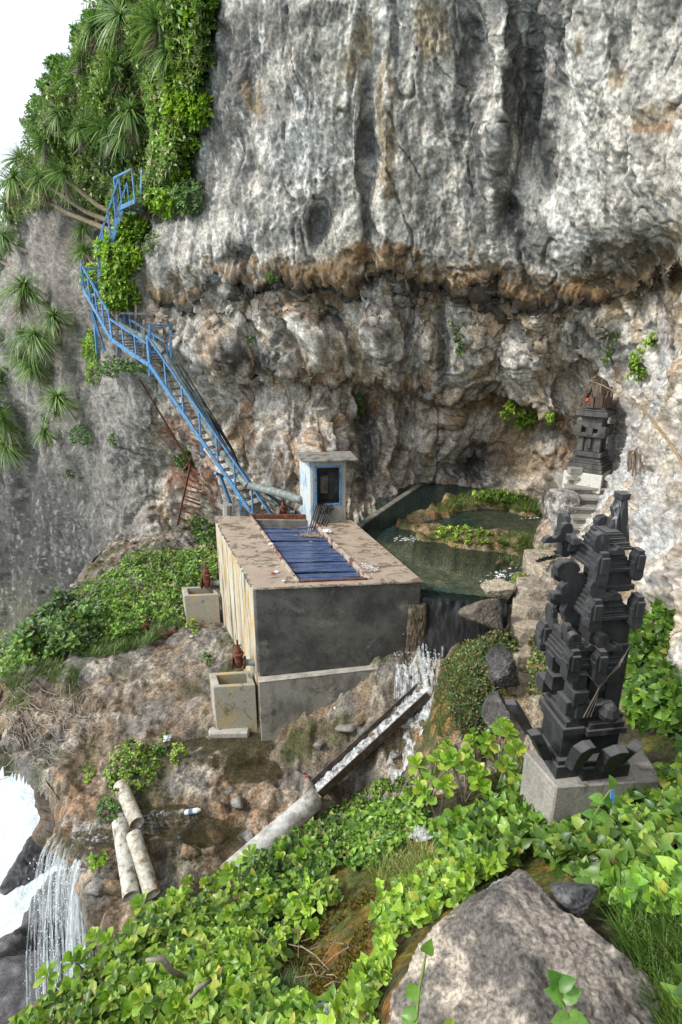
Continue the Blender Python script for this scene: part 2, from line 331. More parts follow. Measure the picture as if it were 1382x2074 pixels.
for a in [(780, 40, 12, 130, 0), (720, 300, 10, 150, 0), (1010, 60, 8, 190, 0), (1180, 250, 26, 300, -4), (1060, 60, 8, 150, 0), (1230, 60, 16, 160, 0), (1150, 470, 40, 90, -20), (620, 320, 60, 120, 0)]: pat(G(*a) * .9, wh * 1.05, s2 + s1 * .5, .5, .7)
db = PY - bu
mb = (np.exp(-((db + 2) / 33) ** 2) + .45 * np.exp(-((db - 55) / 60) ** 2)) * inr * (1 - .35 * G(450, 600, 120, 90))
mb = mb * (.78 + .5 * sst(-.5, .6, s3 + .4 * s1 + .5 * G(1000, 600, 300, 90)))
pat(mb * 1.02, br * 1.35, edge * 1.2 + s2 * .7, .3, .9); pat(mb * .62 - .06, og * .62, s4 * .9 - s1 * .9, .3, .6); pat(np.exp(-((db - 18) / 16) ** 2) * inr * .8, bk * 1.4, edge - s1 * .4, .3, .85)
pat((G(1290, 560, 100, 65, 0) + G(1230, 520, 60, 40) * .6) * 1.05, br * .55, edge + s1 * .4, .3, .85)
dl = PY - bl
ml = (np.exp(-((dl - 6) / 30) ** 2) + .6 * sst(0, 60, dl) * (1 - sst(190, 320, dl)) * (.5 + s1 * .6)) * inr * (1 - sst(1130, 1200, PX)) * sst(430, 560, PX)
pat(ml, br * 1.5, edge + s1 * .5, .4, .8); pat(ml * .8, og * .8, s4 * .6 - s2 * .7, .3, .55)
# between bands: drapes dark / brown / cream
lowm = low * sst(20, 60, db)
c = L3(c, tan * 1.15, lowm * sst(-.2, .4, -s1 + s3 * .3) * .7); c = L3(c, br, lowm * sst(.0, .45, -flute * .7 + s4 * .35 - s3 * .3 - .12) * .62); c = L3(c, cr * .95, lowm * sst(.25, .7, flute + s2 * .3) * .55)
c = L3(c, gr * .85, lowm * sst(.1, .5, s1 + .1) * .35)
v1 = fbm(Q2, (2.6, 2.6, .22), 4, 161, .6); v2 = fbm(Q2, (5.5, 5.5, .4), 3, 171, .6)
c = L3(c, br * 1.4, lowm * sst(.15, .45, v1) * .55); c = L3(c, dk * .7, lowm * sst(.25, .55, v2) * .7); c = L3(c, cr * 1.3, lowm * sst(.18, .5, -v1 + .3 * v2) * .7); c = L3(c, og * .9, lowm * sst(.3, .6, fbm(Q2, (1.6, 1.6, .3), 3, 181)) * .5)
for a in [(740, 900, 26, 110, 0), (950, 930, 40, 60, 20), (985, 960, 60, 40, 10), (470, 720, 40, 30, 0), (545, 735, 40, 26, 0), (655, 640, 34, 24, 0), (900, 700, 14, 90, 0), (1010, 930, 40, 30, 0)]: pat(G(*a) * 1.1, dk * .7, edge, .35, .8)
for a in [(400, 880, 20, 60, -25), (370, 960, 34, 60, 0), (350, 870, 26, 40, 0), (430, 990, 26, 60, 0)]: pat(G(*a) * .95, C3(.20, .085, .045), edge + s1 * .6, .4, .7)
for a in [(1060, 860, 70, 50, 0), (1050, 930, 60, 60, 0), (1250, 860, 20, 40, 0), (1310, 1110, 24, 60, 0), (1230, 930, 20, 50, 0)]: pat(G(*a) * .9, br * 2.0 + .02, edge + s1 * .4, .5, .75)
for a in [(1260, 950, 60, 200, 0), (1340, 1000, 60, 220, 0), (1320, 780, 60, 120, 0)]: pat(G(*a) * .8, C3(.40, .405, .41), s1 + s2 * .5, .6, .8)
# left cliffs
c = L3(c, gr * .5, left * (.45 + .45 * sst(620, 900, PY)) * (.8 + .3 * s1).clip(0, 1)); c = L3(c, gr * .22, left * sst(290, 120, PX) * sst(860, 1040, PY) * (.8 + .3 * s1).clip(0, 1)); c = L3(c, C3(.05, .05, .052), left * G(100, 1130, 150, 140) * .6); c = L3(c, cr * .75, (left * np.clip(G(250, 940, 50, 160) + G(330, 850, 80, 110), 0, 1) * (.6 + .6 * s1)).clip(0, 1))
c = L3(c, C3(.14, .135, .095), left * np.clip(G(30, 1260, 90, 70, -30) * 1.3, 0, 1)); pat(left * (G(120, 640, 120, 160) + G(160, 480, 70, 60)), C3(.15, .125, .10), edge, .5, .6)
vegm = (inside([(235, -80), (440, -80), (440, 130), (420, 200), (400, 350), (330, 440), (220, 460), (60, 420), (0, 560), (-60, 560), (-60, 400), (60, 300), (130, 150)], PX + wr * 25, PY + wr2 * 25)).astype(float)
c = L3(c, C3(.035, .045, .018), vegm * .85)
c = L3(c, dk * .6, np.clip(crk, 0, 1) * .6); s5 = fbm(Q, (9, 9, 1.1), 3, 141, .6); s6 = fbm(P1, (11, 11, 8), 2, 151)
c = L3(c, dk, sst(.22, .6, s5 + .3 * s1) * .5 * (1 - .4 * low)); c = L3(c, wh, sst(.3, .7, -s5 + .2 * s2) * .35)
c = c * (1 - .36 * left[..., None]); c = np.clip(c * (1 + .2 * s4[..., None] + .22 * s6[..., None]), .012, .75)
# cut at the skyline on the left; the surface rolls away behind it
skyl = [(-640, -560), (235, 0), (150, 130), (95, 250), (50, 330), (25, 420), (0, 490), (-60, 600), (-500, 800)]
skx = np.interp(PY, [p[1] for p in [(430, -640), (270, -60), (238, 0), (150, 140), (105, 240), (62, 320), (35, 420), (5, 490), (-30, 560), (-500, 900)]], [p[0] for p in [(430, -640), (270, -60), (238, 0), (150, 140), (105, 240), (62, 320), (35, 420), (5, 490), (-30, 560), (-500, 900)]])
roll = np.clip(1 - (PX - skx + wr * 14) / 60, 0, 3); P2 = P2 * (1 + .06 * roll[..., None] ** 2)
keep = (PX + wr * 14 > skx - 4) | (PY > 900)
idx = np.arange(PX.size).reshape(sh)
q = np.stack([idx[:-1, :-1], idx[1:, :-1], idx[1:, 1:], idx[:-1, 1:]], -1).reshape(-1, 4)
kq = keep[:-1, :-1].ravel() & keep[1:, 1:].ravel(); q = q[kq]
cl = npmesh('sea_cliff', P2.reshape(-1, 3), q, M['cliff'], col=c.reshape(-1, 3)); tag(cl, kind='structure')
def cliffP(px, py, off=0):
    j = np.clip(np.searchsorted(ax_, px), 0, len(ax_) - 1); i = np.clip(np.searchsorted(ay_, py), 0, len(ay_) - 1); return P2[i, j] + N1[i, j] * off
def cliffN(px, py):
    j = np.clip(np.searchsorted(ax_, px), 0, len(ax_) - 1); i = np.clip(np.searchsorted(ay_, py), 0, len(ay_) - 1); return N1[i, j]

# ------------------------------------------------------------------ ground: shelf, pool bed, hillside
tc = [(-1.7, 10.2, -8.4), (-3.4, 14.8, -8.1), (-8, 11.7, -8.35), (-7.3, 20, -7.9), (-5, 21.5, -7.9), (-5, 17, -8.0), (-7.3, 15.5, -8.1), (-5.5, 12, -8.25), (-3.5, 12, -8.2), (-4, 10, -8.5), (-7.2, 10.1, -8.6), (-6, 9.5, -8.8), (-5.2, 8.3, -9.0), (-3.7, 7.2, -9.3), (-4, 8.4, -8.95),
 (-2.5, 8.6, -8.95), (-2.5, 7.2, -9.3), (-1.7, 7.8, -9.35), (-.5, 9, -9.0), (-.9, 9.9, -8.3), (0, 10.2, -7.75), (.8, 10.3, -7.1), (1.3, 10.3, -6.95), (1.6, 10, -7.45), (1.0, 9.5, -8.1), (.6, 9.2, -8.6), (.3, 9.0, -9.0), (1.3, 9.2, -8.2), (-9, 17, -8.3), (-9, 22, -8.3), (-.2, 9.5, -8.7),
 (-2.5, 16, -8.1), (-2.5, 18.5, -8), (-1, 17, -8), (1.2, 13, -6.1), (3, 13, -6.1), (2, 16, -6.2), (2.5, 11.3, -6.3), (3, 18, -6.2), (1, 16, -6.2), (4.6, 11.7, -4.95), (4.3, 11.0, -5.05), (4.1, 12.6, -5.5), (5.5, 12.4, -4.9), (6.2, 14, -4.9), (7, 12, -4.5), (5.5, 10, -5.2), (6.6, 16, -5.3),
 (3.0, 10.1, -5.9), (2.9, 9.5, -6.0), (2.35, 9.5, -6.35), (1.95, 9.2, -6.9), (1.75, 8.8, -7.4), (2.5, 8.8, -6.6), (3.75, 10.2, -5.85), (3.35, 9.1, -6.35), (3.05, 8.0, -6.9), (2.0, 8.2, -7.3),
 (-1.0, 5.9, -7.6), (.4, 6.8, -8.0), (1.3, 6.9, -7.2), (-2.2, 4.9, -7.5), (2.6, 7.2, -6.9), (0, 0, -1.65), (1.5, 0, -1.65), (0, -2, -1.6), (3, 1, -1.9), (3, 3, -2.9), (-1.5, 0, -2.3), (-2.5, 1.5, -4.0), (4, 4.5, -3.7), (4, -2, -1.6), (5.5, 5.5, -3.9), (6.5, 8, -4.4), (8, 12, -4.2), (7.5, 18, -5)]
for px, py, d in [(100, 2050, 4.2), (240, 1870, 5), (450, 1770, 6), (640, 1660, 6.6), (850, 1610, 6.6), (1060, 1530, 6.3), (1000, 1650, 5.3), (400, 2000, 3.9), (600, 1900, 4.5), (750, 1780, 5), (900, 1700, 5.1), (700, 2060, 3.2), (1100, 1680, 4.8), (1330, 1650, 4.5), (1382, 1470, 6), (1370, 1370, 7), (1290, 1310, 8.2),
                  (1360, 1900, 2.9), (1200, 2070, 2.6), (1340, 2050, 2.6), (1382, 2200, 2.2), (950, 1950, 3.0), (900, 2300, 2.2), (500, 2300, 3), (200, 2300, 3.6), (1000, 2000, 2.9)]:
    p = atd(px, py, d); tc.append((p[0], p[1], p[2] - (.12 if px > 700 else .26)))
hbase = rbf([(a, b) for a, b, _ in tc], [t[2] for t in tc], .35)
EDGE = [(-9.6, 24), (-9.2, 19), (-8.9, 14), (-8.2, 11.2), (-7.3, 10.0), (-6.2, 9.45), (-5.55, 8.8), (-5.25, 8.25), (-4.7, 7.95), (-4.5, 7.3), (-3.9, 6.85), (-3.2, 6.6), (-2.75, 5.9), (-2.65, 4.8), (-2.7, 3.6), (-2.75, 2.6), (-3.0, 1), (-3.4, -1.5)]
def ex(y): return np.interp(y, [p[1] for p in EDGE[::-1]], [p[0] for p in EDGE[::-1]])
PUD = [(430, 1510, 90, 18), (150, 1270, 0, 0), (400, 1675, 60, 14), (370, 1125, 60, 16), (330, 1640, 60, 10), (500, 1560, 50, 12), (190, 1700, 80, 12), (470, 1700, 70, 14)]
POOL = [(.12, 14.4), (1.78, 10.9), (3.0, 10.5), (3.55, 11.5), (3.75, 12.3), (4.9, 13.4), (5.7, 14.7), (6.0, 16.4), (6.3, 18.0), (5.0, 20.5), (2.9, 20.3), (2.55, 19.3)]
puddles = []
for px, py, rx, ry in PUD:
    if rx == 0: continue
    t = np.linspace(6, 26, 900); R = ray(px, py); H = hbase(R[0] * t, R[1] * t); k = np.argmax(R[2] * t < H); P = R * t[k]; kx = t[k] / F
    puddles.append((P[0], P[1], float(H[k]), rx * kx, ry * kx * 2.1))
gx = np.arange(-10.2, 9.2, .041); gy = np.arange(-2.2, 23.6, .041)
GX, GY = np.meshgrid(gx, gy)
H = hbase(GX, GY); T = np.stack([GX, GY, H * .35], -1)
wz = fbm(T, (.7, .7, .7), 3, 201)
inp = inside(POOL, GX, GY); dp = pdist(POOL, GX, GY) * np.where(inp, 1, -1)
tankz = inside([(-3.3, 14.7), (-1.6, 10.6), (1.5, 10.9), (.2, 14.6)], GX, GY)
# pool bed with islands
bed = -6.0 - .25 * fbm(T, (.5, .5, 1), 3, 207)
def isl(px, py, rx, ry, h, a=0):
    p = atz(px, py, -5.35); ca, sa = math.cos(a), math.sin(a); dx, dy = GX - p[0], GY - p[1]; u = (dx * ca + dy * sa) / rx; v = (-dx * sa + dy * ca) / ry
    return h * np.exp(-(u * u + v * v) ** 1.5)
inz = fbm(T, (1.6, 1.6, 1), 4, 209); 
I1 = np.maximum.reduce([isl(1010, 1012, 1.7, .75, 1, .0), isl(930, 1022, 1.0, .45, .9, .25), isl(870, 1040, .9, .35, .8, .35), isl(832, 1060, .45, .45, .75), isl(1080, 1032, .7, .5, .95), isl(900, 1084, .8, .45, .95), isl(985, 1094, 1.2, .6, 1), isl(1060, 1100, .9, .7, 1), isl(1085, 1120, .5, .9, .9), isl(1045, 1140, .55, .45, .9), isl(870, 1072, .5, .3, .9)])
I0 = np.maximum(isl(970, 1050, 2.2, 1.3, 1), isl(1060, 1060, 1.4, 1.2, 1))
ia = sst(.27, .5, I1 + inz * .2); ib0 = sst(.3, .55, I0 + inz * .15)
bed = bed + (-5.47 + .03 * inz - bed) * ib0; bed = bed + (-5.30 + .16 * inz + .10 * sst(.7, 1, I1) + .06 * ridge(T, (3, 3, 1), 4, 211) - bed) * ia; I1 = np.clip(ia + ib0 * .6, 0, 1)
H2 = np.where(inp, H + (bed - H) * sst(0, .35, dp), H)
hill = sst(.7, 0, np.abs(0)) * 0
near = (1 - sst(6.6, 7.6, GY + .25 * GX)) * sst(-4.2, -3.0, GX + .0 * GY) * (1 - sst(-2.2, -3.2, GX) * sst(5.2, 6.0, GY))                   # planted hillside near the camera
shelf = (1 - near) * np.where(inp, 0, 1)
flat = np.zeros(GX.shape)
for x, y, z, rx, ry in puddles:
    r = ((GX - x) / rx) ** 2 + ((GY - y) / ry) ** 2 + wz * 1.5 + fbm(T, (3, 3, 3), 3, 299) * .6; m = 1 - sst(.6, 1.5, r); H2 = H2 + (z - .05 - H2) * m; flat = np.maximum(flat, m)
path = np.exp(-((GX + 4.2) / .9) ** 2 - ((GY - 12.5) / 2.4) ** 2)
rl = ridge(T + .25 * wz[..., None], (1.2, 1.2, 1.2), 5, 221, .58); rf = fbm(T, (7, 7, 7), 4, 231, .62); rm = fbm(T, (2.4, 2.4, 2.4), 4, 241)
terr = np.abs(np.mod(H2 * 3.2 + wz * 1.6 + rm * .6, 1) - .5)
amp = shelf * (1 - flat * .85) * (1 - .55 * path)
H2 = H2 + amp * (.17 * rl + .09 * rm + .065 * rf - .06 + .08 * terr + .05 * ridge(T, (4, 4, 4), 4, 233, .6)) + (1 - amp) * .02 * rf + near * .05 * rm
bank = np.exp(-((dp + .35) / .5) ** 2) * (GX > 3) ; H2 = H2 + bank * .06 * rm
de = GX - ex(GY) + .22 * wz + .12 * rm                   # distance inside the shelf edge
H2 = H2 - np.clip(.32 - de, 0, 3) ** 2 * 3.0
keepg = (de > -.12) & (GX < np.interp(GY, [-2, 3, 6, 9, 12, 15, 18, 24], [8.8, 8, 6.9, 7.2, 8, 8.2, 8.2, 8.2])) & ~tankz
# colours
g1 = fbm(T, (1.3, 1.3, 1.3), 5, 251, .62); g2 = fbm(T, (6, 6, 6), 4, 261, .65)
tn = C3(.25, .185, .12); gy_ = C3(.175, .165, .15); lt = C3(.42, .38, .31); bn = C3(.085, .06, .035); mo = C3(.05, .06, .014); orr = C3(.33, .16, .06)
gc = L3(np.broadcast_to(tn, GX.shape + (3,)), gy_, sst(-.3, .4, g1 + .35 * sst(9.5, 13, GY) - .1))
gc = L3(gc, lt, sst(.15, .6, rl * .6 + g2 * .5) * .75); gc = L3(gc, bn * .8, sst(.1, .5, -rl * .6 - g2 * .5 + .08) * .85)
gc = L3(gc, bn * 1.6, sst(.05, .5, fbm(T, (.6, .8, .6), 4, 275)) * (GY < 12) * .7)
wet = sst(.2, .75, fbm(T, (.55, .9, .6), 4, 271) + .25 * (GY < 9.6)) * (GY < 10.4)
gc = L3(gc, orr, wet * sst(0, .5, g2 + rm * .6) * .6); gc = L3(gc, bn * 1.1, wet * sst(0, .5, -g2) * .6)
gc = L3(gc, mo, sst(.3, .7, g2 * .5 + fbm(T, (1.1, 1.1, 1.1), 4, 281) + .35 * np.exp(-((GY - 10.2) / .5) ** 2) * (GX > -1.2)) * .8)
gc = L3(gc, C3(.25, .225, .18), path * .45 * (.6 + .4 * g1)); gc = L3(gc, C3(.15, .125, .075), flat * (.7 + .3 * g1))
gc = L3(gc, C3(.10, .055, .04), np.exp(-((GX + 3.6) / .35) ** 2 - ((GY - 11) / 1.6) ** 2) * sst(-.2, .4, g2) * .6)
hc = L3(np.broadcast_to(C3(.05, .045, .025), GX.shape + (3,)), C3(.07, .085, .02), sst(-.2, .4, g1)); 
hm = np.clip(near + np.exp(-((dp + .2) / .3) ** 2) * 0, 0, 1)[..., None]; gc = gc * (1 - hm) + hc * hm
# mossy ravine in the foreground
moss = near * sst(0.1, .5, g1 + .9 * np.exp(-((GX - .1 - .12 * GY) / .55) ** 2)); gc = L3(gc, C3(.11, .085, .012), moss * .9 * sst(-.3, .3, g2)); gc = L3(gc, C3(.2, .09, .02), moss * sst(.2, .5, rm + g2 * .4) * .8)
bedc = 1.55 * L3(np.broadcast_to(C3(.27, .24, .16), GX.shape + (3,)), C3(.10, .155, .14), sst(-.15, .45, fbm(T, (.4, .55, 1), 3, 291) + .5 * sst(17, 11, GY) * sst(4.5, 2, GX) + .1)); ib = I1[..., None]
bedc = bedc * (1 - ib) + L3(L3(np.broadcast_to(C3(.24, .18, .10), GX.shape + (3,)), C3(.07, .075, .015), sst(-.25, .2, g1 + .1)), orr * .8, sst(.35, .7, g2 + rm * .3)) * ib
gc = np.where(inp[..., None], bedc, gc)
gc = L3(gc, C3(.30, .26, .205) * 1.1, np.exp(-((GX - 4.7) / 1.0) ** 2 - ((GY - 11.4) / 1.3) ** 2).clip(0, 1) * (~inp) * .85)
mound = np.exp(-((GX - 2.2) / .9) ** 2 - ((GY - 9.2) / .8) ** 2) * (~inp); gc = L3(gc, L3(np.broadcast_to(mo * 1.5, GX.shape + (3,)), orr, sst(0, .4, g2)), np.clip(mound * 1.3, 0, .9))
g3 = fbm(T, (13, 13, 13), 3, 265, .6); gc = L3(gc, bn * .6, (~inp) * (1 - near) * sst(.25, .6, g3 - .3 * rl) * .6)
gc = np.clip(gc * (.88 + .28 * g2[..., None] + .28 * g3[..., None]), .01, .7)
ov = rl * .08 * np.exp(-(de / .4) ** 2)
idx = np.arange(GX.size).reshape(GX.shape)
q = np.stack([idx[:-1, :-1], idx[:-1, 1:], idx[1:, 1:], idx[1:, :-1]], -1).reshape(-1, 4); kq = (keepg[:-1, :-1] & keepg[1:, 1:] & keepg[1:, :-1] & keepg[:-1, 1:]).ravel(); q = q[kq]
used = np.unique(q); remap = np.zeros(GX.size, np.int64); remap[used] = np.arange(len(used))
gr_o = npmesh('ground', np.stack([GX, GY, H2], -1).reshape(-1, 3)[used], remap[q], M['ground'], col=gc.reshape(-1, 3)[used]); tag(gr_o, kind='structure')
def hz(x, y):
    fx = (np.asarray(x, float) - gx[0]) / .041; fy = (np.asarray(y, float) - gy[0]) / .041
    i = np.clip(fy.astype(int), 0, len(gy) - 2); j = np.clip(fx.astype(int), 0, len(gx) - 2); return H2[i, j]
def hit(px, py, t0=1.2, t1=28, n=1400):
    px = np.atleast_1d(np.asarray(px, float)); py = np.atleast_1d(np.asarray(py, float)); R = rays(px, py); t = np.linspace(t0, t1, n)
    out = np.full((len(px), 3), np.nan)
    Xs = R[:, None, 0] * t; Ys = R[:, None, 1] * t; Zs = R[:, None, 2] * t; b = Zs < hz(Xs, Ys); k = b.argmax(1); ok = b.any(1)
    out = R * t[k][:, None]; out[:, 2] = hz(out[:, 0], out[:, 1]); return out, t[k] * ok
def hit1(px, py, t0=1.2): o, _ = hit([px], [py], t0); return o[0]

# ------------------------------------------------------------------ cliff face below the shelf edge
E = np.array(EDGE, float); seg = np.hypot(*np.diff(E, axis=0).T); cum = np.concatenate([[0], np.cumsum(seg)]); tt = np.arange(0, cum[-1], .065)
ex_, ey_ = np.interp(tt, cum, E[:, 0]), np.interp(tt, cum, E[:, 1]); tg = np.stack([np.gradient(ex_), np.gradient(ey_)], -1)
ker = np.ones(15) / 15; tg = np.stack([np.convolve(tg[:, 0], ker, 'same'), np.convolve(tg[:, 1], ker, 'same')], -1); tg /= np.linalg.norm(tg, axis=1, keepdims=True) + 1e-9
nrm = np.stack([tg[:, 1], -tg[:, 0]], -1)                  # outward (towards the sea)
ds = np.concatenate([np.arange(0, 4, .05), np.arange(4, 14, .25)]); 
TT, DS = np.meshgrid(np.arange(len(tt)), ds); bx, by = ex_[TT], ey_[TT]; nx, ny = nrm[TT, 0], nrm[TT, 1]
top = hbase(bx + -nx * .25, by - ny * .25) - .12
und = -.15 - .5 * sst(0, 1.6, DS) - .25 * DS * .35 + .5 * sst(6, 13, DS)
Cq = np.stack([bx, by, top - DS], -1); cw = fbm(Cq, (.8, .8, .6), 4, 301); cr_ = ridge(Cq, (1.3, 1.3, .5), 4, 311); cf = fbm(Cq, (5, 5, 4), 4, 321)
off = und + (.4 * cw + .16 * cr_ + .05 * cf) * sst(-.2, .8, DS)
CV = np.stack([bx + nx * off, by + ny * off, top - DS], -1)
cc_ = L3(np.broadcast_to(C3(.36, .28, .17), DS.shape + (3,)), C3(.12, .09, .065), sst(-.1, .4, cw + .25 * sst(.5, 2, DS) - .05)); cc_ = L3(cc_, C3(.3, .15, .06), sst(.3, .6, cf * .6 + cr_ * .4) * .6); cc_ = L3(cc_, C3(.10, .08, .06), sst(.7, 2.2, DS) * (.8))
idx = np.arange(DS.size).reshape(DS.shape); q = np.stack([idx[:-1, :-1], idx[1:, :-1], idx[1:, 1:], idx[:-1, 1:]], -1).reshape(-1, 4)
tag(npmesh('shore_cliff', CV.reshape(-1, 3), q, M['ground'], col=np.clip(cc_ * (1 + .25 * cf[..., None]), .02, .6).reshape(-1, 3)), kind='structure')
# ------------------------------------------------------------------ water
def water_mat(name, tint, rough=.06, op=.35, sc=5, bd=.02, lo=(.66, .82, .76)):
    m = Mat(name, rough, .5); n = m.noise(sc, 3, stretch=(1, .6, 1)); m.col(tint); m.bump(n, .6, bd)
    tr = m.n.new('ShaderNodeBsdfTransparent'); tr.inputs[0].default_value = (*lo, 1)
    fr = m.n.new('ShaderNodeFresnel'); fr.inputs[0].default_value = 1.33
    mp = m.n.new('ShaderNodeMapRange'); mp.inputs[3].default_value = op; mp.inputs[4].default_value = 1; m.l.new(fr.outputs[0], mp.inputs[0])
    mx = m.n.new('ShaderNodeMixShader'); m.l.new(mp.outputs[0], mx.inputs[0]); m.l.new(tr.outputs[0], mx.inputs[1]); m.l.new(m.b.outputs[0], mx.inputs[2])
    m.l.new(mx.outputs[0], m.n['Material Output'].inputs[0]); return m.m
M['pool'] = water_mat('pool_water', (.04, .07, .062), .04, .12, 5, .02, (.78, .86, .82))
M['puddle'] = water_mat('puddle_water', (.12, .105, .06), .08, .08, 9, .008, (.9, .9, .84))
M['tankw'] = water_mat('tank_water', (.02, .035, .035), .05, .8, 4, .01)
def foam_mat(name, thr=(.42, .55), sc=14, stretch=None, c=(.82, .86, .88), op=1.0):
    m = Mat(name, .5, .4); m.col(c); n = m.noise(sc, 5, stretch=stretch, rough=.7); m.bump(n, .7, .03)
    tr = m.n.new('ShaderNodeBsdfTransparent'); mx = m.n.new('ShaderNodeMixShader'); m.l.new(m.ramp(n, [(thr[0], 0.), (thr[1], op)]), mx.inputs[0])
    m.l.new(tr.outputs[0], mx.inputs[1]); m.l.new(m.b.outputs[0], mx.inputs[2]); m.l.new(mx.outputs[0], m.n['Material Output'].inputs[0]); return m.m
M['foam'] = foam_mat('white_water', (.34, .68), 9, op=.92, c=(.74, .78, .8)); M['foam2'] = foam_mat('thin_foam', (.46, .74), 14, op=.7, c=(.72, .76, .78))
M['spray'] = foam_mat('falling_water', (.34, .72), 3, (6, 6, 1.2), op=.7)
M['drop'] = Mat('water_drops', .3, .5).col((.85, .88, .9)).m
def poly_sheet(name, poly, z, mat, step=.12, amp=0, kind='structure', parent=None):
    P = np.array(poly); xs = np.arange(P[:, 0].min() - step, P[:, 0].max() + step, step); ys = np.arange(P[:, 1].min() - step, P[:, 1].max() + step, step)
    A, B = np.meshgrid(xs, ys); k = inside(poly, A, B); Z = np.full(A.shape, z) + (amp * fbm(np.stack([A, B, 0 * A], -1), (3, 3, 1), 3, 5) if amp else 0)
    id_ = np.arange(A.size).reshape(A.shape); q = np.stack([id_[:-1, :-1], id_[:-1, 1:], id_[1:, 1:], id_[1:, :-1]], -1).reshape(-1, 4)
    kk = (k[:-1, :-1] | k[1:, 1:] | k[1:, :-1] | k[:-1, 1:]).ravel(); q = q[kk]; u = np.unique(q); r = np.zeros(A.size, int); r[u] = np.arange(len(u))
    return tag(npmesh(name, np.stack([A, B, Z], -1).reshape(-1, 3)[u], r[q], mat, parent), kind=kind)
poly_sheet('pool_water', [(.32, 14.3), (1.85, 10.82), (3.15, 10.45), (4.2, 11.5), (5.4, 13), (6.6, 15), (7, 19), (6, 21.5), (2, 21.5), (1.2, 17.5), (.3, 15.6)], -5.42, M['pool'], .1)
for x, y, z, rx, ry in puddles:
    t = np.linspace(0, 2 * math.pi, 26)[:-1]; pz = z - .012
    poly_sheet('puddle', [(x + rx * 1.35 * math.cos(a), y + ry * 1.35 * math.sin(a)) for a in t], pz, M['puddle'], .05)
# sea with surf
sx = np.linspace(-60, 6, 230); sy = np.linspace(2, 60, 210); SXX, SYY = np.meshgrid(sx, sy); S3 = np.stack([SXX, SYY, 0 * SXX], -1)
sw = fbm(S3, (.12, .12, 1), 3, 401); sf = ridge(S3 + 1.5 * sw[..., None], (.35, .35, 1), 5, 402, .6)
sz = -19.5 + .8 * sw + .28 * sf; foamk = sst(-.75, .0, sf + .5 * sw + .3)
scol = L3(np.broadcast_to(C3(.22, .42, .46), SXX.shape + (3,)), C3(.80, .85, .87), foamk)
id_ = np.arange(SXX.size).reshape(SXX.shape); q = np.stack([id_[:-1, :-1], id_[:-1, 1:], id_[1:, 1:], id_[1:, :-1]], -1).reshape(-1, 4)
mm = Mat('surf', .45, .4); nn = mm.noise(3.5, 7, rough=.75); mm.col(mm.mix(1, mm.attr(), mm.ramp(nn, [(.3, (.72, .84, .88)), (.6, (1.05, 1.05, 1.05))]), 'MULTIPLY')); mm.bump(nn, .8, .12)
tag(npmesh('sea', np.stack([SXX, SYY, sz], -1).reshape(-1, 3), q, mm.m, col=scol.reshape(-1, 3)), kind='structure')
bm = MB(); bm.add([(-900, -300, -20.6), (900, -300, -20.6), (900, 1500, -20.6), (-900, 1500, -20.6)], [(0, 1, 2, 3)]); tag(bm.build('open_sea', Mat('sea_far', .3).col((.2, .33, .36)).m), kind='structure')

# ------------------------------------------------------------------ rocks
def icos(level):
    import bmesh
    b = bmesh.new(); bmesh.ops.create_icosphere(b, subdivisions=level, radius=1); V = np.array([v.co[:] for v in b.verts]); Fq = np.array([[v.index for v in f.verts] for f in b.faces]); b.free(); return V, Fq
ICO = {k: icos(k) for k in (3, 4, 5, 6, 7)}
def rock_shape(center, r, planes, level, seed, rough=.05, k=14, squash=(1, 1, 1)):
    V, Fq = ICO[level]; acc = np.full(len(V), 0.0)
    for n, d in planes:
        n = np.array(n, float); n /= np.linalg.norm(n); den = np.clip(V @ n, 1e-3, None); rr = np.clip(d / den, 0, 3); acc += np.exp(-k * rr)
    rr = -np.log(acc + math.exp(-k * 1.35)) / k
    P = V * rr[:, None] * np.array(r) * np.array(squash); W_ = P + np.array(center)
    L = float(np.mean(r)); s = 1 / L
    W_ = W_ + 0.0
    n = rough * L * (.3 * ridge(W_, (1.9 * s,) * 3, 3, seed, .5) + .55 * ridge(W_, (5 * s,) * 3, 4, seed + 5, .6) + .6 * fbm(W_, (12 * s,) * 3, 4, seed + 9, .65) - .8 * np.clip(fbm(W_, (6 * s,) * 3, 3, seed + 14) - .35, 0, 1))
    return W_ + V * n[:, None], Fq, W_
def rand_planes(seed, n=9):
    g = np.random.default_rng(seed); pl = []
    for _ in range(n):
        v = g.normal(size=3); pl.append((v, g.uniform(.5, 1.0)))
    return pl
def rock_col(W_, seed, a, b, d, hi=None):
    L = 1.5; n1 = fbm(W_, (2.2, 2.2, 1.2), 5, seed + 3, .62); n2 = fbm(W_, (9, 9, 9), 4, seed + 4, .65)
    c = L3(np.broadcast_to(C3(*a), (len(W_), 3)), C3(*b), sst(-.2, .4, n1)); c = L3(c, C3(*d), sst(.2, .6, n2 * .7 + n1 * .3)); 
    if hi: c = L3(c, C3(*hi), sst(.15, .6, -n2 + .2 * n1))
    return c
def rock(name, center, r, label, seed, planes=None, level=5, rough=.06, cols=((.24, .22, .19), (.12, .115, .11), (.05, .05, .05), (.36, .33, .28)), cat='rock', group=None, parent=None, k=26, colf=None):
    V, Fq, W_ = rock_shape(center, np.array(r) if hasattr(r, '__len__') else np.array([r] * 3), planes or rand_planes(seed), level, seed, rough, k)
    c = rock_col(W_, seed, *cols)
    if colf is not None: c = colf(W_, c)
    o = npmesh(name, V, Fq, M['rock'], parent, col=np.clip(c, .01, .7)); 
    if parent is None:
        o.data.transform(__import__('mathutils').Matrix.Translation(-Vector(map(float, center)))); o.location = tuple(map(float, center)); tag(o, label, cat, group)
    return o
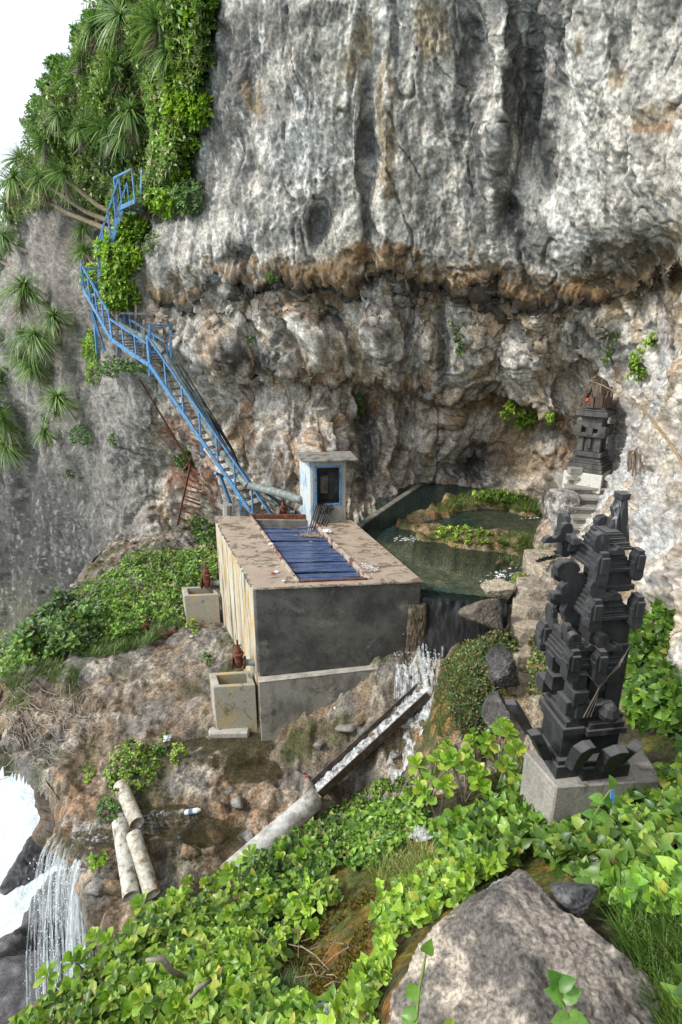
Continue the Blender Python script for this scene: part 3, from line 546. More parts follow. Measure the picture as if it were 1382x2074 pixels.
# foreground boulder
BC = atd(1118, 2190, 2.75)
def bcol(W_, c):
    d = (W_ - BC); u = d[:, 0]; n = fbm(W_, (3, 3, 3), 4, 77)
    lite = C3(.40, .345, .28); c = L3(c, lite, sst(.0, .5, -u * 1.2 + n * .5 - .12 + .0 * u) * .9)  # left side painted lighter, as facets lit from the left
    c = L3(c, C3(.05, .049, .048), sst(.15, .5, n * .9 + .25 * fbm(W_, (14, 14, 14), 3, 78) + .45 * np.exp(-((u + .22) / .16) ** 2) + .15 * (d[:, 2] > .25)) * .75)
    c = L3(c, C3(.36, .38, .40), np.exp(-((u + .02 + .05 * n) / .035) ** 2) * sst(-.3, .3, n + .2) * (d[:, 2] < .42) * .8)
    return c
bD = -BC / np.linalg.norm(BC); bU = np.cross(np.array([1., 0, 0]), -bD); bU = bU / np.linalg.norm(bU)   # the boulder's own tilted frame
def bax(a, b, c): return np.array([1., 0, 0]) * a + bU * b + bD * c
rock('boulder', BC, (1, 1, 1), 'big angular pale grey boulder among the leaves at the bottom right', 5,
     [(bax(*q_), d_) for q_, d_ in [((.77, .64, .0), .585), ((-.45, .89, .1), .745), ((-.80, .60, 0), .755), ((-.99, .1, 0), .76), ((.97, .12, .1), .82), ((.30, -.22, .93), .40), ((-.42, .42, .80), .52), ((-.62, -.25, .74), .48), ((.35, .45, .82), .50), ((0, .1, -1), .5), ((0, -1, 0), 1.1)]], 7, .04,
     ((.235, .205, .175), (.155, .14, .125), (.085, .08, .072), (.36, .32, .26)), 'boulder', k=90, colf=bcol)
rock('rock', atd(1165, 1815, 3.3), (.13, .12, .08), 'small dark rock lying in the grass behind the big boulder', 12, cols=((.08, .08, .085), (.05, .05, .05), (.03, .03, .03), (.14, .14, .14)))
p = atY(1142, 1030, 13.5); rock('rock', p + (0, 0, -.30), (.52, .5, .86), 'tall grey rock beside the pool holding up the shrine steps', 21, [((-.8, -.3, .6), .62), ((.3, -.9, -.25), .5), ((-1, 0, -.1), .62), ((1, 0, .2), .7), ((0, 1, 0), .9), ((0, 0, 1), .82), ((.1, -.8, .5), .72), ((0, 0, -1), 1.2)], 6, .05, ((.26, .25, .24), (.17, .155, .14), (.07, .065, .06), (.40, .39, .37)))
p = atY(1125, 1085, 13.2); rock('rock', p + (-.05, .1, -.35), (.30, .34, .62), 'pinkish brown foot of rock in the water under the tall grey rock', 22, level=5, cols=((.33, .25, .19), (.18, .14, .11), (.08, .065, .05), (.42, .36, .30)))
rock('rock', atY(985, 1252, 10.0) + (0, .1, 0), (.38, .36, .34), 'dark brown rock at the end of the weir crest', 23, rough=.08, cols=((.13, .11, .09), (.07, .065, .06), (.035, .035, .035), (.22, .19, .15)))
rock('rock', atY(850 + 10, 1215 + 470, 5.3) + (0, 0, -.25), (.2, .2, .14), 'low tan rock beside the trickle above the boulder', 24, cols=((.27, .2, .15), (.15, .12, .1), (.07, .06, .05), (.36, .3, .25)))
rock('rock', atY(1022, 1352, 8.9), (.28, .28, .30), 'rough black rock in the vines left of the rock stairway', 25, [((-.7, -.5, .5), .62), ((.6, -.7, .2), .7), ((.1, -.3, 1), .75), ((0, -1, -.3), .8), ((1, .2, .3), .6), ((-1, 0, -.2), .9), ((0, 1, 0), .8), ((0, 0, -1), 1)], rough=.16, cols=((.075, .072, .072), (.045, .045, .045), (.03, .03, .03), (.15, .14, .13)))
rock('rock', atY(1015, 1452, 8.3), (.24, .26, .34), 'lower dark rock beneath the rough black one beside the stairway', 26, rough=.08, cols=((.085, .08, .078), (.045, .045, .045), (.03, .03, .03), (.16, .15, .14)))
rock('rock', atY(870, 680 + 560, 10) * 0 + atY(905, 1210, 0.001) * 0 + atY(860, 1178, 11) * 0 + atz(1010, 1195, -5.3), (.42, .30, .24), 'pale weathered bank rock at the near right corner of the pool', 27, level=6, rough=.06, cols=((.30, .26, .19), (.20, .18, .15), (.10, .09, .07), (.40, .36, .29)))
for px, py, z, r, l, s in [(60, 2000, -17.8, (2.3, 2.0, 2.2), 'large dark rock in the surf at the lower left corner', 31), (128, 1950, -18.6, (1.5, 1.5, 2.2), 'narrow dark rock in the surf behind the waterfall', 32), (66, 1768, -19, (.8, .8, 1.0), 'small black rock in the white surf beneath the cliff edge', 33), (20, 2120, -16.5, (1.8, 1.5, 1.2), 'wet black rock at the very bottom left, nearest the waterfall foot', 34)]:
    rock('sea_rock', atz(px, py, z), r, l, s, level=5, rough=.10, cols=((.10, .10, .105), (.06, .06, .065), (.035, .035, .037), (.17, .17, .175)), cat='sea rock', group='dark rocks in the surf')
# stones and travertine lumps on the shelf
stn = [(332, 1290, .16, 'rounded grey stone nearest the rusty pipe piece'), (350, 1275, .14, 'rounded grey stone behind the rusty pipe piece'), (322, 1272, .13, 'flat grey stone against the weeds by the rusty pipe piece'), (352, 1305, .12, 'small grey stone right of the rusty pipe piece'),
       (735, 1455, .30, 'knobbly brown rock below the concrete ledge of the tank'), (700, 1480, .26, 'mossy brown rock on the slope below the tank'), (760, 1500, .3, 'wet brown rock left of the steel channel'), (650, 1510, .22, 'low mossy rock in front of the tank corner'),
       (230, 1545 + 255, .34, 'rounded orange travertine lump under the leaning pipes'), (200, 1800, .26, 'smaller orange travertine lump at the waterfall lip'), (440, 1690, .28, 'dark mossy rock left of the white pipe end'), (480, 1630, .2, 'tan rock beside the white pipe'), (380, 1730, .3, 'brown pitted rock behind the bushes'), (500, 1700, .22, 'dark rock by the pipe mouth'), (820, 1470, .25, 'brown rock in the cascade beside the channel'), (800, 1530, .2, 'wet dark rock under the steel channel')]
for i, (px, py, r, l) in enumerate(stn):
    r *= 1 if r < .2 else .72
    P = hit1(px, py, 6); g = r < .2
    rock('stone' if g else 'rock', P + (0, 0, r * .1), (r, r * .9, r * (.6 if not g else .5)), l, 40 + i, level=4 if not g else 3, rough=.14 if not g else .04, cols=((.23, .22, .2), (.16, .15, .14), (.1, .1, .1), (.3, .29, .27)) if g else ((.20, .15, .10), (.11, .085, .055), (.05, .045, .025), (.30, .19, .10)), cat='stone' if g else 'rock')

# ------------------------------------------------------------------ concrete tank
def streak_mat(name, base, a, b, at=(.45, .6), bt=(.5, .65), asc=(3, 3, .6), bsc=(2, 2, 1.6), fine=40, bs=.35, rough=.8, third=None, tt_=(.55, .68), tsc=(5, 5, .5)):
    m = Mat(name, rough); n1 = m.noise(1, 7, stretch=asc, rough=.68); n2 = m.noise(1.3, 7, stretch=bsc, rough=.7, dist=.4); nf = m.noise(fine, 5)
    c = m.mix(m.ramp(n1, [(at[0], 0.), (at[1], 1.)]), base, a); c = m.mix(m.ramp(n2, [(bt[0], 0.), (bt[1], 1.)]), c, b)
    if third: c = m.mix(m.ramp(m.noise(1, 6, stretch=tsc, rough=.65, dist=.8), [(tt_[0], 0.), (tt_[1], 1.)]), c, third)
    c = m.mix(1, c, m.ramp(nf, [(.3, .72), (.7, 1.25)]), 'MULTIPLY'); m.col(c); m.bump(nf, bs, .008); return m.m
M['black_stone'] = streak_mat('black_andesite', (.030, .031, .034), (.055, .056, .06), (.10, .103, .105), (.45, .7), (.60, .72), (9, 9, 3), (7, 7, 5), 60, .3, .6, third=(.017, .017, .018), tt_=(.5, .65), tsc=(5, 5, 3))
for mt_ in (M['black_stone'],):     # upward faces painted lighter by their slope, giving crisp light edges
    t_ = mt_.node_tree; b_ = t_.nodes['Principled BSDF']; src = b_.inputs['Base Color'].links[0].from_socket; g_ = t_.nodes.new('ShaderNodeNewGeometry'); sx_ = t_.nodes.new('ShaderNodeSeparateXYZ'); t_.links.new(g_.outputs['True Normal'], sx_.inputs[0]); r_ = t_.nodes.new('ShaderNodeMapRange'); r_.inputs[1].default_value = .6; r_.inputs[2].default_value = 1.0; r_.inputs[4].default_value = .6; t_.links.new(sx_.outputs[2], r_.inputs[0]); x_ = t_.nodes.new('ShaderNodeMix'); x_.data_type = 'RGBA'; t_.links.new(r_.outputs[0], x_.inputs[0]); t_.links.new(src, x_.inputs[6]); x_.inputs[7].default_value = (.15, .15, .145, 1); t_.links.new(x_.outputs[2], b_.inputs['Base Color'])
M['stone_pale'] = streak_mat('whitened_andesite', (.035, .036, .04), (.30, .31, .32), (.10, .103, .105), (.56, .66), (.55, .70), (22, 22, 2), (9, 9, 5), 60, .3, .6)
M['tank_front'] = streak_mat('black_stain_and_shade_concrete', (.11, .107, .097), (.045, .044, .042), (.05, .048, .043), (.42, .62), (.5, .64), (1.2, 1.2, 1.1), (2.2, 2.2, 2), third=(.21, .20, .175), tt_=(.56, .74), tsc=(1.6, 1.6, 2.0))
M['tank_left'] = streak_mat('cream_painted_wall', (.50, .46, .36), (.50, .32, .13), (.60, .60, .57), (.48, .60), (.55, .68), (2.6, 2.6, .7), (5, 5, .9), third=(.11, .10, .085), tt_=(.52, .60), tsc=(6, 6, .45))
M['tank_top'] = streak_mat('worn_concrete_top', (.40, .325, .25), (.32, .26, .205), (.17, .125, .08), (.4, .6), (.535, .56), (1.6, 1.6, 1), (1.5, 2.8, 1), third=(.15, .13, .10), tt_=(.57, .6), tsc=(2.2, 3.4, 1))
M['tank_low'] = streak_mat('grey_plinth_concrete', (.25, .235, .20), (.12, .115, .10), (.33, .31, .27), (.45, .62), (.55, .68), (2, 2, 1), (2, 2, 2), third=(.06, .06, .035), tt_=(.58, .7), tsc=(1.6, 1.6, 1.6))
M['ledge'] = streak_mat('pale_concrete', (.42, .40, .35), (.3, .28, .24), (.2, .19, .16), bt=(.58, .7))
M['box'] = streak_mat('yellowed_concrete', (.33, .31, .25), (.42, .33, .17), (.10, .09, .07), (.5, .62), (.56, .66), (2.5, 2.5, 1.4), (2.5, 2.5, 2))
M['step'] = streak_mat('step_concrete', (.34, .325, .29), (.22, .21, .19), (.13, .125, .11), (.45, .65), (.58, .7), (3, 3, 3), (3, 3, 3))
M['booth_l'] = streak_mat('peeling_blue_white_paint', (.48, .52, .52), (.16, .32, .50), (.36, .31, .22), (.50, .58), (.56, .66), (3, 3, 1.3), (2, 2, 1))
M['booth'] = streak_mat('booth_render', (.27, .265, .24), (.38, .35, .28), (.15, .145, .13), (.5, .65), (.56, .7), (2, 2, 1), (3, 3, 1.2))
M['plank'] = simple('blue_plank', (.07, .105, .215), .35, 14, .3, .5, dirt=(.03, .042, .085), dsc=2.5, dlo=.5, dhi=.58, stretch=(1, 9, 1))
A = np.array([-1.725, 10.4, 0]); B = np.array([1.65, 10.75, 0]); C = np.array([-3.435, 14.87, 0]); D = np.array([.185, 14.75, 0])
def T_(u, v, z=-5.0): p = (A * (1 - u) + B * u) * (1 - v) + (C * (1 - u) + D * u) * v; return np.array([p[0], p[1], z])
tank = empty('water_tank', T_(.5, .5, -8.4), 'large open-topped concrete water tank stained black in front and cream on its side', 'water tank')
def hexa(corn, z0, z1, jit=0):  # corn: 4 xy ccw
    return MB().prism([(c_[0], c_[1]) for c_ in corn], z0, z1)
th = .045
hu0, hu1, hv0, hv1 = .27, .70, .035, .985
hexa([T_(0, 0), T_(1, 0), T_(1, .035), T_(0, .035)], -7.05, -5.05).build('front_wall', M['tank_front'], tank, bevel=.03)
hexa([T_(0, .0352), T_(th, .0352), T_(th, 1), T_(0, 1)], -8.9, -5.05).build('side_wall', M['tank_left'], tank, bevel=.02)
hexa([T_(1 - th, .0352), T_(1, .0352), T_(1, 1), T_(1 - th, 1)], -8.6, -5.05).build('side_wall', M['tank_low'], tank, bevel=.02)
hexa([T_(th + .001, .96), T_(1 - th - .001, .96), T_(1 - th - .001, 1), T_(th + .001, 1)], -8.6, -5.05).build('rear_wall', M['tank_low'], tank)
def topslab(u0, u1, v0, v1, name='top_slab'):
    m = MB().prism([T_(u0, v0)[:2], T_(u1, v0)[:2], T_(u1, v1)[:2], T_(u0, v1)[:2]], -5.048, -5.0); return m.build(name, M['tank_top'], tank, bevel=.012)
topslab(-.006, hu0 - .003, -.008, 1.004); topslab(hu1 + .003, 1.006, -.008, 1.004); topslab(hu0 - .0027, hu1 + .0027, -.008, hv0 - .003); 
# lower front plinth leaning out with a pale ledge
lo = [T_(-.003, 0), T_(.84, 0)]
m = MB(); fo = np.array([.02, -.17, 0.]); a, b = T_(-.002, 0, -7.09), T_(.86, 0, -6.93)
m.add([a + fo, b + fo * .8, b + (0, .25, 0), a + (0, .25, 0), a + fo * 1.15 + (0, 0, -1.6), b + fo + (0, 0, -1.6), b + (0, .25, -1.6), a + (0, .25, -1.6)], [(0, 1, 2, 3), (4, 7, 6, 5), (0, 4, 5, 1), (1, 5, 6, 2), (2, 6, 7, 3), (3, 7, 4, 0)]); m.build('plinth_wall', M['tank_low'], tank, bevel=.02)
m = MB(); up = np.array([0, 0, .028]); m.add([a + fo * 1.04 + (-.01, 0, .002), b + fo * .85 + (0, 0, .002), b + (0, .02, .002), a + (0, .02, .002), a + fo * 1.04 + up + (-.01, 0, 0), b + fo * .85 + up, b + (0, .02, 0) + up, a + (0, .02, 0) + up], [(0, 3, 2, 1), (4, 5, 6, 7), (0, 1, 5, 4), (1, 2, 6, 5), (2, 3, 7, 6), (3, 0, 4, 7)]); m.build('ledge', M['ledge'], tank, bevel=.01)
m = MB(); 
for (u0, u1, v0, v1) in [(0, 1, .0, .0)]: pass
MB().prism([T_(hu0 + .002, .06)[:2], T_(hu1 - .002, .06)[:2], T_(hu1 - .002, .955)[:2], T_(hu0 + .002, .955)[:2]], -5.62, -5.6).build('tank_water', M['tankw'], tank)
for u, w, nm in ((hu0, -.012, 'hatch_rim'), (hu1, .012, 'hatch_rim')):
    MB().prism([T_(u - .009, hv0)[:2], T_(u + .009, hv0)[:2], T_(u + .009, hv1)[:2], T_(u - .009, hv1)[:2]], -5.3, -4.955).build(nm, simple('rim_' + str(u), (.42, .36, .30), .3, 20, dirt=(.17, .08, .05), dsc=5, dlo=.48, dhi=.56), tank, bevel=.006)
MB().prism([T_(hu0 + .01, hv0)[:2], T_(hu1 - .01, hv0)[:2], T_(hu1 - .01, hv0 + .01)[:2], T_(hu0 + .01, hv0 + .01)[:2]], -5.3, -4.975).build('hatch_rim', M['rust'], tank)
MB().prism([T_(hu0, hv1)[:2], T_(hu1 - .02, hv1)[:2], T_(hu1 - .02, hv1 + .02)[:2], T_(hu0, hv1 + .02)[:2]], -5.6, -4.93).build('hatch_rim', M['rust'], tank)
v = hv0 + .014; k = 0
while v < .80:
    w = random.choice([.022, .03, .045, .055, .04, .026]); g = random.choice([.004, .008, .014, .006]); 
    if k == 1: v += .022
    a0, a1 = random.uniform(-.004, .004), random.uniform(-.006, .004); z = -5.055 + random.uniform(-.045, .012); sh_ = .0 if k > 1 else 0
    u1 = hu1 - .012 - (.02 if k % 5 == 3 else 0) - (.05 if v > .74 else 0)
    m = MB(); q0, q1, q2, q3 = T_(hu0 + .012, v + a0, z), T_(u1, v + a1, z + random.uniform(-.012, .012)), T_(u1, v + w + a1, z + random.uniform(-.01, .01)), T_(hu0 + .012, v + w + a0 * .6, z)
    m.slab([q0, q1, q2, q3], (0, 0, .022)); m.build('plank', M['plank'], tank, bevel=.003); v += w + g; k += 1
m = MB(); m.slab([T_(hu0 + .02, .84, -5.09), T_(.50, .80, -5.07), T_(.50, .812, -5.07), T_(hu0 + .02, .862, -5.09)], (0, 0, .02)); m.build('plank', M['plank'], tank)
m = MB(); m.slab([T_(.56, .815, -5.08), T_(hu1 - .02, .83, -5.06), T_(hu1 - .02, .85, -5.06), T_(.56, .835, -5.08)], (0, 0, .02)); m.build('plank', M['plank'], tank)
m = MB()
for i in range(260):
    u = random.random(); e_ = random.random() < .6
    p = T_(u, -.004, -5.02) if e_ else T_(-.006, random.random(), -5.02)
    m.box(p + RNG.normal(0, .006, 3), (X_, Y_, Z_), (random.uniform(.01, .045), random.uniform(.006, .014), random.uniform(.006, .022)), .008)
tag(m.build('crumbled_edge', M['tank_low'], tank), kind='stuff')
# litter on the tank
def crumple(name, P, r, mat, label, cat='litter', seed=0, flat=.5):
    g = np.random.default_rng(seed); V, Fq = ICO[3]; W_ = V * r * (1 + .7 * fbm(V + seed, (2.2, 2.2, 2.2), 3, seed))[:, None] * np.array([1, .8, flat]); o = npmesh(name, W_, Fq, mat, smooth=False); o.location = tuple(map(float, P)); return tag(o, label, cat)
M['red'] = Mat('orange_wrapper', .5).col((.6, .09, .04)).m; M['dry'] = simple('dried_leaf', (.30, .23, .17), .4, 20)
crumple('plastic_bag', atz(664, 1076, -4.95), .095, M['white'], 'crumpled white plastic bag on the tank top beside the booth', 'plastic bag', 1)
crumple('plastic_bag', atz(549, 1102, -4.95), .05, M['white'], 'small clear bag on the left rim of the tank hatch', 'plastic bag', 2)
crumple('paper_scrap', atz(560, 1158, -4.98), .05, M['white'], 'white and orange wrapper lying on the tank top', 'wrapper', 3, .3)
crumple('paper_scrap', atz(552, 1160, -4.98), .035, M['red'], 'orange half of the wrapper on the tank top', 'wrapper', 4, .3)
crumple('paper_scrap', atz(575, 1176, -4.98), .035, M['white'], 'small white scrap near the front edge of the tank', 'paper', 5, .25)
crumple('paper_scrap', atz(563, 1148, -4.985), .02, M['white'], 'tiny white scrap above the orange wrapper', 'paper', 6, .25)
m = MB()
for i in range(60):
    p = T_(.76 + random.gauss(.02, .025), .18 + random.gauss(0, .035), -4.992); m.box(p, (X_, Y_, Z_), (random.uniform(.004, .02), random.uniform(.004, .015), .004), .004)
tag(m.build('white_droppings', M['white']), kind='stuff')
m = MB()
for i in range(150):
    p = T_(.60 + random.gauss(0, .04), .68 + random.gauss(0, .02), -5.02); m.box(p, (X_, Y_, Z_), (random.uniform(.008, .03), random.uniform(.004, .012), .008), .008)
tag(m.build('dry_debris', M['dry']), kind='stuff')

# valve boxes and valves
def valve_box(x0, y0, x1, y1, z0, z1, label):
    t = empty('valve_box', ((x0 + x1) / 2, (y0 + y1) / 2, z0), label, 'valve box', 'concrete valve boxes on the tank side'); e = np.array([.995, .1, 0]); s = np.array([-.36, .93, 0]); w = x1 - x0; d = (y1 - y0)
    o = np.array([x0, y0, 0]); th_ = .09
    def P(a, b): q = o + e * a + s * b; return q[:2]
    hexa([P(0, 0), P(w, 0), P(w, th_), P(0, th_)], z0, z1).build('front_wall', M['box'], t, bevel=.012)
    hexa([P(0, d - th_), P(w, d - th_), P(w, d), P(0, d)], z0, z1).build('rear_wall', M['box'], t, bevel=.012)
    hexa([P(0, th_ + .002), P(th_ * 1.6, th_ + .002), P(th_ * 1.6, d - th_ - .002), P(0, d - th_ - .002)], z0, z1 - .003).build('side_wall', M['ledge'], t, bevel=.012)
    hexa([P(w - th_, th_ + .002), P(w, th_ + .002), P(w, d - th_ - .002), P(w - th_, d - th_ - .002)], z0, z1 - .003).build('side_wall', M['box'], t, bevel=.012)
    return t
valve_box(-2.70, 10.42, -1.82, 10.98, -8.7, -7.32, 'near hollow concrete valve box at the front corner of the tank')
hexa([(-2.85, 10.3), (-2.0, 10.33), (-2.0, 11), (-3.05, 11.1)], -8.75, -8.40).build('foot', M['ledge'], bpy.data.objects['valve_box'], bevel=.03)
valve_box(-4.36, 14.5, -3.42, 15.1, -8.6, -7.22, 'far hollow concrete valve box beside the weeds')
def gate_valve(P, s, label, dirx=1):
    t = empty('gate_valve', P, label, 'valve', 'rusty gate valves'); P = np.array(P, float)
    vb = MB().lathe(P, [(.10 * s, 0), (.12 * s, .05 * s), (.13 * s, .2 * s), (.11 * s, .36 * s), (.16 * s, .38 * s), (.16 * s, .43 * s), (.10 * s, .45 * s), (.09 * s, .56 * s), (.045 * s, .64 * s)], 14).build('body', M['rust'], t)
    MB().lathe(P + (0, 0, .62 * s), [(.05 * s, 0), (.06 * s, .04 * s), (.03 * s, .06 * s), (.03 * s, .2 * s), (.015 * s, .22 * s)], 8).build('spindle', M['rust'], vb)
    for dx in (-.17, .15): MB().lathe(P + (dx * s, 0, .13 * s), [(.18 * s, 0), (.18 * s, .035 * s)], 18, X_).build('flange', M['rust'], t)
    MB().lathe(P + (.18 * s, 0, .13 * s), [(.09 * s, 0), (.09 * s, .34 * s)], 14, X_).build('pipe_stub', M['pipe'], t)
    MB().box(P + (0, 0, .66 * s), (X_, Y_, Z_), (.09 * s, .02 * s, .02 * s)).build('yoke', M['rust'], vb)
gate_valve(atY(484, 1350, 10.75), .78, 'rusty gate valve over the near valve box'); gate_valve(atY(420, 1188, 14.95), .9, 'rusty gate valve over the far valve box')
gate_valve(atY(575, 1043, 15.6), .62, 'small rusty gate valve behind the tank beside the stair foot')
# booth
booth = empty('pump_booth', (-.4, 14.8, -5), 'small concrete booth with a blue framed opening at the back of the tank', 'booth')
fl, fr_, bl_, br_ = np.array([-.80, 14.42]), np.array([.13, 14.50]), np.array([-1.12, 15.12]), np.array([.02, 15.25])
def lerp(a, b, t): return a + (b - a) * t
zb, zt = -5.0, -3.36; wd = .10
ex1 = (fr_ - fl) / np.linalg.norm(fr_ - fl); ey1 = np.array([-ex1[1], ex1[0]])
def fpt(u, d=0): return lerp(fl, fr_, u) + ey1 * d
hexa([fl, fl + ex1 * .08 + ey1 * .0, bl_ + ex1 * .1, bl_], -8.4, zt).build('side_wall', M['booth_l'], booth, bevel=.008)
hexa([fr_ - ex1 * .08, fr_, br_, br_ - ex1 * .1], -6, zt).build('side_wall', M['booth'], booth, bevel=.008)
hexa([fpt(.088, .0), fpt(.912, .0), fpt(.912, .1), fpt(.088, .1)], zb, zb + .42).build('front_wall', M['booth'], booth)
hexa([fpt(.088, .0), fpt(.912, .0), fpt(.912, .1), fpt(.088, .1)], zt - .14, zt).build('lintel', M['booth'], booth)
hexa([fpt(.088, .002), fpt(.14, .002), fpt(.14, .1), fpt(.088, .1)], zb + .42, zt - .14).build('jamb', M['booth'], booth)
hexa([fpt(.86, .002), fpt(.912, .002), fpt(.912, .1), fpt(.86, .1)], zb + .42, zt - .14).build('jamb', M['booth'], booth)
hexa([bl_ + ex1 * .1 - ey1 * .08, br_ - ex1 * .1 - ey1 * .08, br_ - ex1 * .1, bl_ + ex1 * .1], -6, zt - .002).build('rear_wall', M['tank_front'], booth)  # dark material stands in for the shade inside the booth
MB().box(np.append(fpt(.42, .58), -4.15), (np.append(ex1, 0), np.append(ey1, 0), Z_), (.1, .03, .25)).build('switch_box', M['wood'], booth)
for u in (.155, .845): MB().bar(np.append(fpt(u, .03), zb + .42), np.append(fpt(u, .03), zt - .14), .055, .07, np.append(ex1, 0)).build('door_frame', M['blue'], booth)
MB().bar(np.append(fpt(.14, .03), zt - .165), np.append(fpt(.86, .03), zt - .165), .07, .05, np.append(ey1, 0)).build('door_frame', M['blue'], booth)
MB().bar(np.append(fpt(.40, .03), zb + .445), np.append(fpt(.86, .03), zb + .445), .07, .05, np.append(ey1, 0)).build('door_frame', M['blue'], booth)
m = MB(); c_ = [fpt(-.22, -.2), fpt(1.32, -.16), br_ + ex1 * .25 + ey1 * .1, bl_ - ex1 * .12 + ey1 * .1]; m.prism([tuple(x) for x in c_], zt + .005, zt + .05); m.build('roof_slab', simple('roof_board', (.25, .24, .22), .4, 20, dirt=(.1, .1, .09)), booth, bevel=.008)
MB().tube([np.append(fpt(.9, .05) + (.1, 0), zb), np.append(fpt(.9, .05) + (.1, 0), zb + .16)], .03, 10).build('pipe_stub', M['pipe'], booth)
# cables out of the booth into the hatch
cb = empty('cable_bundle', atz(650, 1070, -5), 'bundle of black cables drooping from the booth opening into the tank', 'cables')
for i in range(9):
    a = np.append(fpt(.20 + .05 * i, .08), zb + .5); e_ = atz(627 + i * 3.2, 1072 + (i % 3) * 3, -5.12); mid = (a + e_) / 2 + np.array([.02 * i, -.12, .02 + .03 * (i % 2)])
    ts = np.linspace(0, 1, 9); pts = [(1 - t) ** 2 * a + 2 * t * (1 - t) * mid + t * t * e_ for t in ts]; pts.insert(0, a + (0, .2, .0)); MB().tube(pts, .017, 6).build('cable', M['cable'], cb, smooth=True)
for i in range(3):
    a = np.append(fpt(.62 + .08 * i, .08), zb + .5); e_ = np.append(fpt(.2 + .06 * i, -.06), zb + .25); mid = (a + e_) / 2 + (0, -.1, -.22)
    ts = np.linspace(0, 1, 9); MB().tube([(1 - t) ** 2 * a + 2 * t * (1 - t) * mid + t * t * e_ for t in ts], .014, 6).build('cable', M['cable'], cb, smooth=True)
# pool retaining edge, weir
wl = empty('pool_wall', (1.4, 17, -5.5), 'low straight concrete wall between the pool and the cliff foot', 'wall')
MB().prism([(.17, 14.8), (.42, 14.85), (2.86, 19.5), (2.68, 19.6)], -6.4, -5.38).build('wall', M['tank_low'], wl, bevel=.02)
M['weir'] = streak_mat('wet_black_weir', (.022, .022, .023), (.05, .05, .052), (.012, .012, .012), (.5, .62), (.5, .7), (9, 9, .8), (3, 3, 1), rough=.22)
weir = empty('weir', (2.3, 10.7, -7), 'dark wet weir wall between the tank and the bank', 'weir')
n1_, n2_ = 60, 50; U, V_ = np.meshgrid(np.linspace(0, 1, n1_), np.linspace(0, 1, n2_)); wa, wb = np.array([1.62, 10.82, 0]), np.array([3.35, 10.35, 0])
Wp = wa * (1 - U[..., None]) + wb * U[..., None]; Wp[..., 1] += .12 - .55 * V_ ** .8; Wp[..., 2] = -5.43 - 2.3 * V_; Wp[..., 1] += .03 * ridge(Wp, (6, 6, .8), 3, 501)
Wp = np.concatenate([Wp[:1] + (0, .3, 0), Wp], 0); id_ = np.arange(Wp.shape[0] * n1_).reshape(-1, n1_); q = np.stack([id_[:-1, :-1], id_[1:, :-1], id_[1:, 1:], id_[:-1, 1:]], -1).reshape(-1, 4)
npmesh('weir_face', Wp.reshape(-1, 3), q, M['weir'], weir)
MB().prism([tuple(wa[:2] + (0, .12)), tuple(wb[:2] + (0, .12)), tuple(wb[:2] + (0, .35)), tuple(wa[:2] + (0, .35))], -7.4, -5.44).build('weir_core', M['weir'], weir)
# buttress, brown rough strip on the tank's right end
rock('mineral_crust', np.array([1.57, 10.76, -6.35]), (.2, .13, .84), 'rough brown mineral crust down the right front edge of the tank', 61, [((1, 0, -.12), .9), ((-1, 0, .1), .9), ((0, 1, 0), 1), ((0, -1, .1), .85), ((0, 0, 1), .95), ((0, 0, -1), 1)], level=5, rough=.10, cols=((.13, .095, .065), (.085, .07, .05), (.05, .04, .03), (.20, .15, .10)), cat='mineral crust')

# ------------------------------------------------------------------ falling water
def strand_sheet(name, strands, mat, w=.03, label=None, cat=None, kind=None):
    V, Fq = [], []
    for pts, ww in strands:
        pts = np.array(pts); n = len(pts); s = np.array([1, random.uniform(-.5, .5), 0]); s /= np.linalg.norm(s); b = len(V)
        for i, p in enumerate(pts): k = ww * (.6 + .8 * random.random()); V += [p - s * k, p + s * k]
        Fq += [(b + 2 * i, b + 2 * i + 1, b + 2 * i + 3, b + 2 * i + 2) for i in range(n - 1)]
    o = npmesh(name, np.array(V), np.array(Fq), mat); return tag(o, label, cat, kind=kind)
def fall(p0, p1, v, drop, n, w, steps=12, jit=.05):
    out = []
    for i in range(n):
        t = random.random(); p = np.array(p0) * (1 - t) + np.array(p1) * t + RNG.normal(0, jit, 3); vv = np.array(v) * random.uniform(.4, 1.5) + RNG.normal(0, .12, 3); T1 = math.sqrt(2 * drop * random.uniform(.55, 1) / 9.8)
        pts = [p + vv * s + np.array([0, 0, -4.9 * s * s]) + RNG.normal(0, .015, 3) * s for s in np.linspace(0, T1, steps)]; out.append((pts, w * random.uniform(.4, 1.4)))
    return out
def drops(name, pts, r, label=None, cat=None, kind='stuff'):
    V0 = np.array([(1, 0, 0), (-1, 0, 0), (0, 1, 0), (0, -1, 0), (0, 0, 1.4), (0, 0, -1.4)]) ; F0 = np.array([(0, 2, 4), (2, 1, 4), (1, 3, 4), (3, 0, 4), (2, 0, 5), (1, 2, 5), (3, 1, 5), (0, 3, 5)])
    n = len(pts); R = RNG.uniform(.3, 1, n) ** 2 * r; V = (V0[None] * R[:, None, None] + pts[:, None]).reshape(-1, 3); Fq = (F0[None] + 6 * np.arange(n)[:, None, None]).reshape(-1, 3); return tag(npmesh(name, V, Fq, M['drop']), kind=kind)
wA, wB, wC = hit1(112, 1702, 6), hit1(150, 1706, 6), hit1(172, 1742, 6)
strand_sheet('waterfall', fall(wA + (-.05, 0, -.02), wB + (-.02, 0, -.05), (-.55, -.45, 0), 9, 36, .018) , M['spray'], label='thin white waterfall spilling over the rock edge at the left', cat='waterfall')
strand_sheet('waterfall', fall(wC + (-.1, -.05, 0), wC + (.05, -.1, -.05), (-.3, -.45, .1), 9, 40, .02), M['spray'], label='narrow brighter waterfall just right of the other one', cat='waterfall')
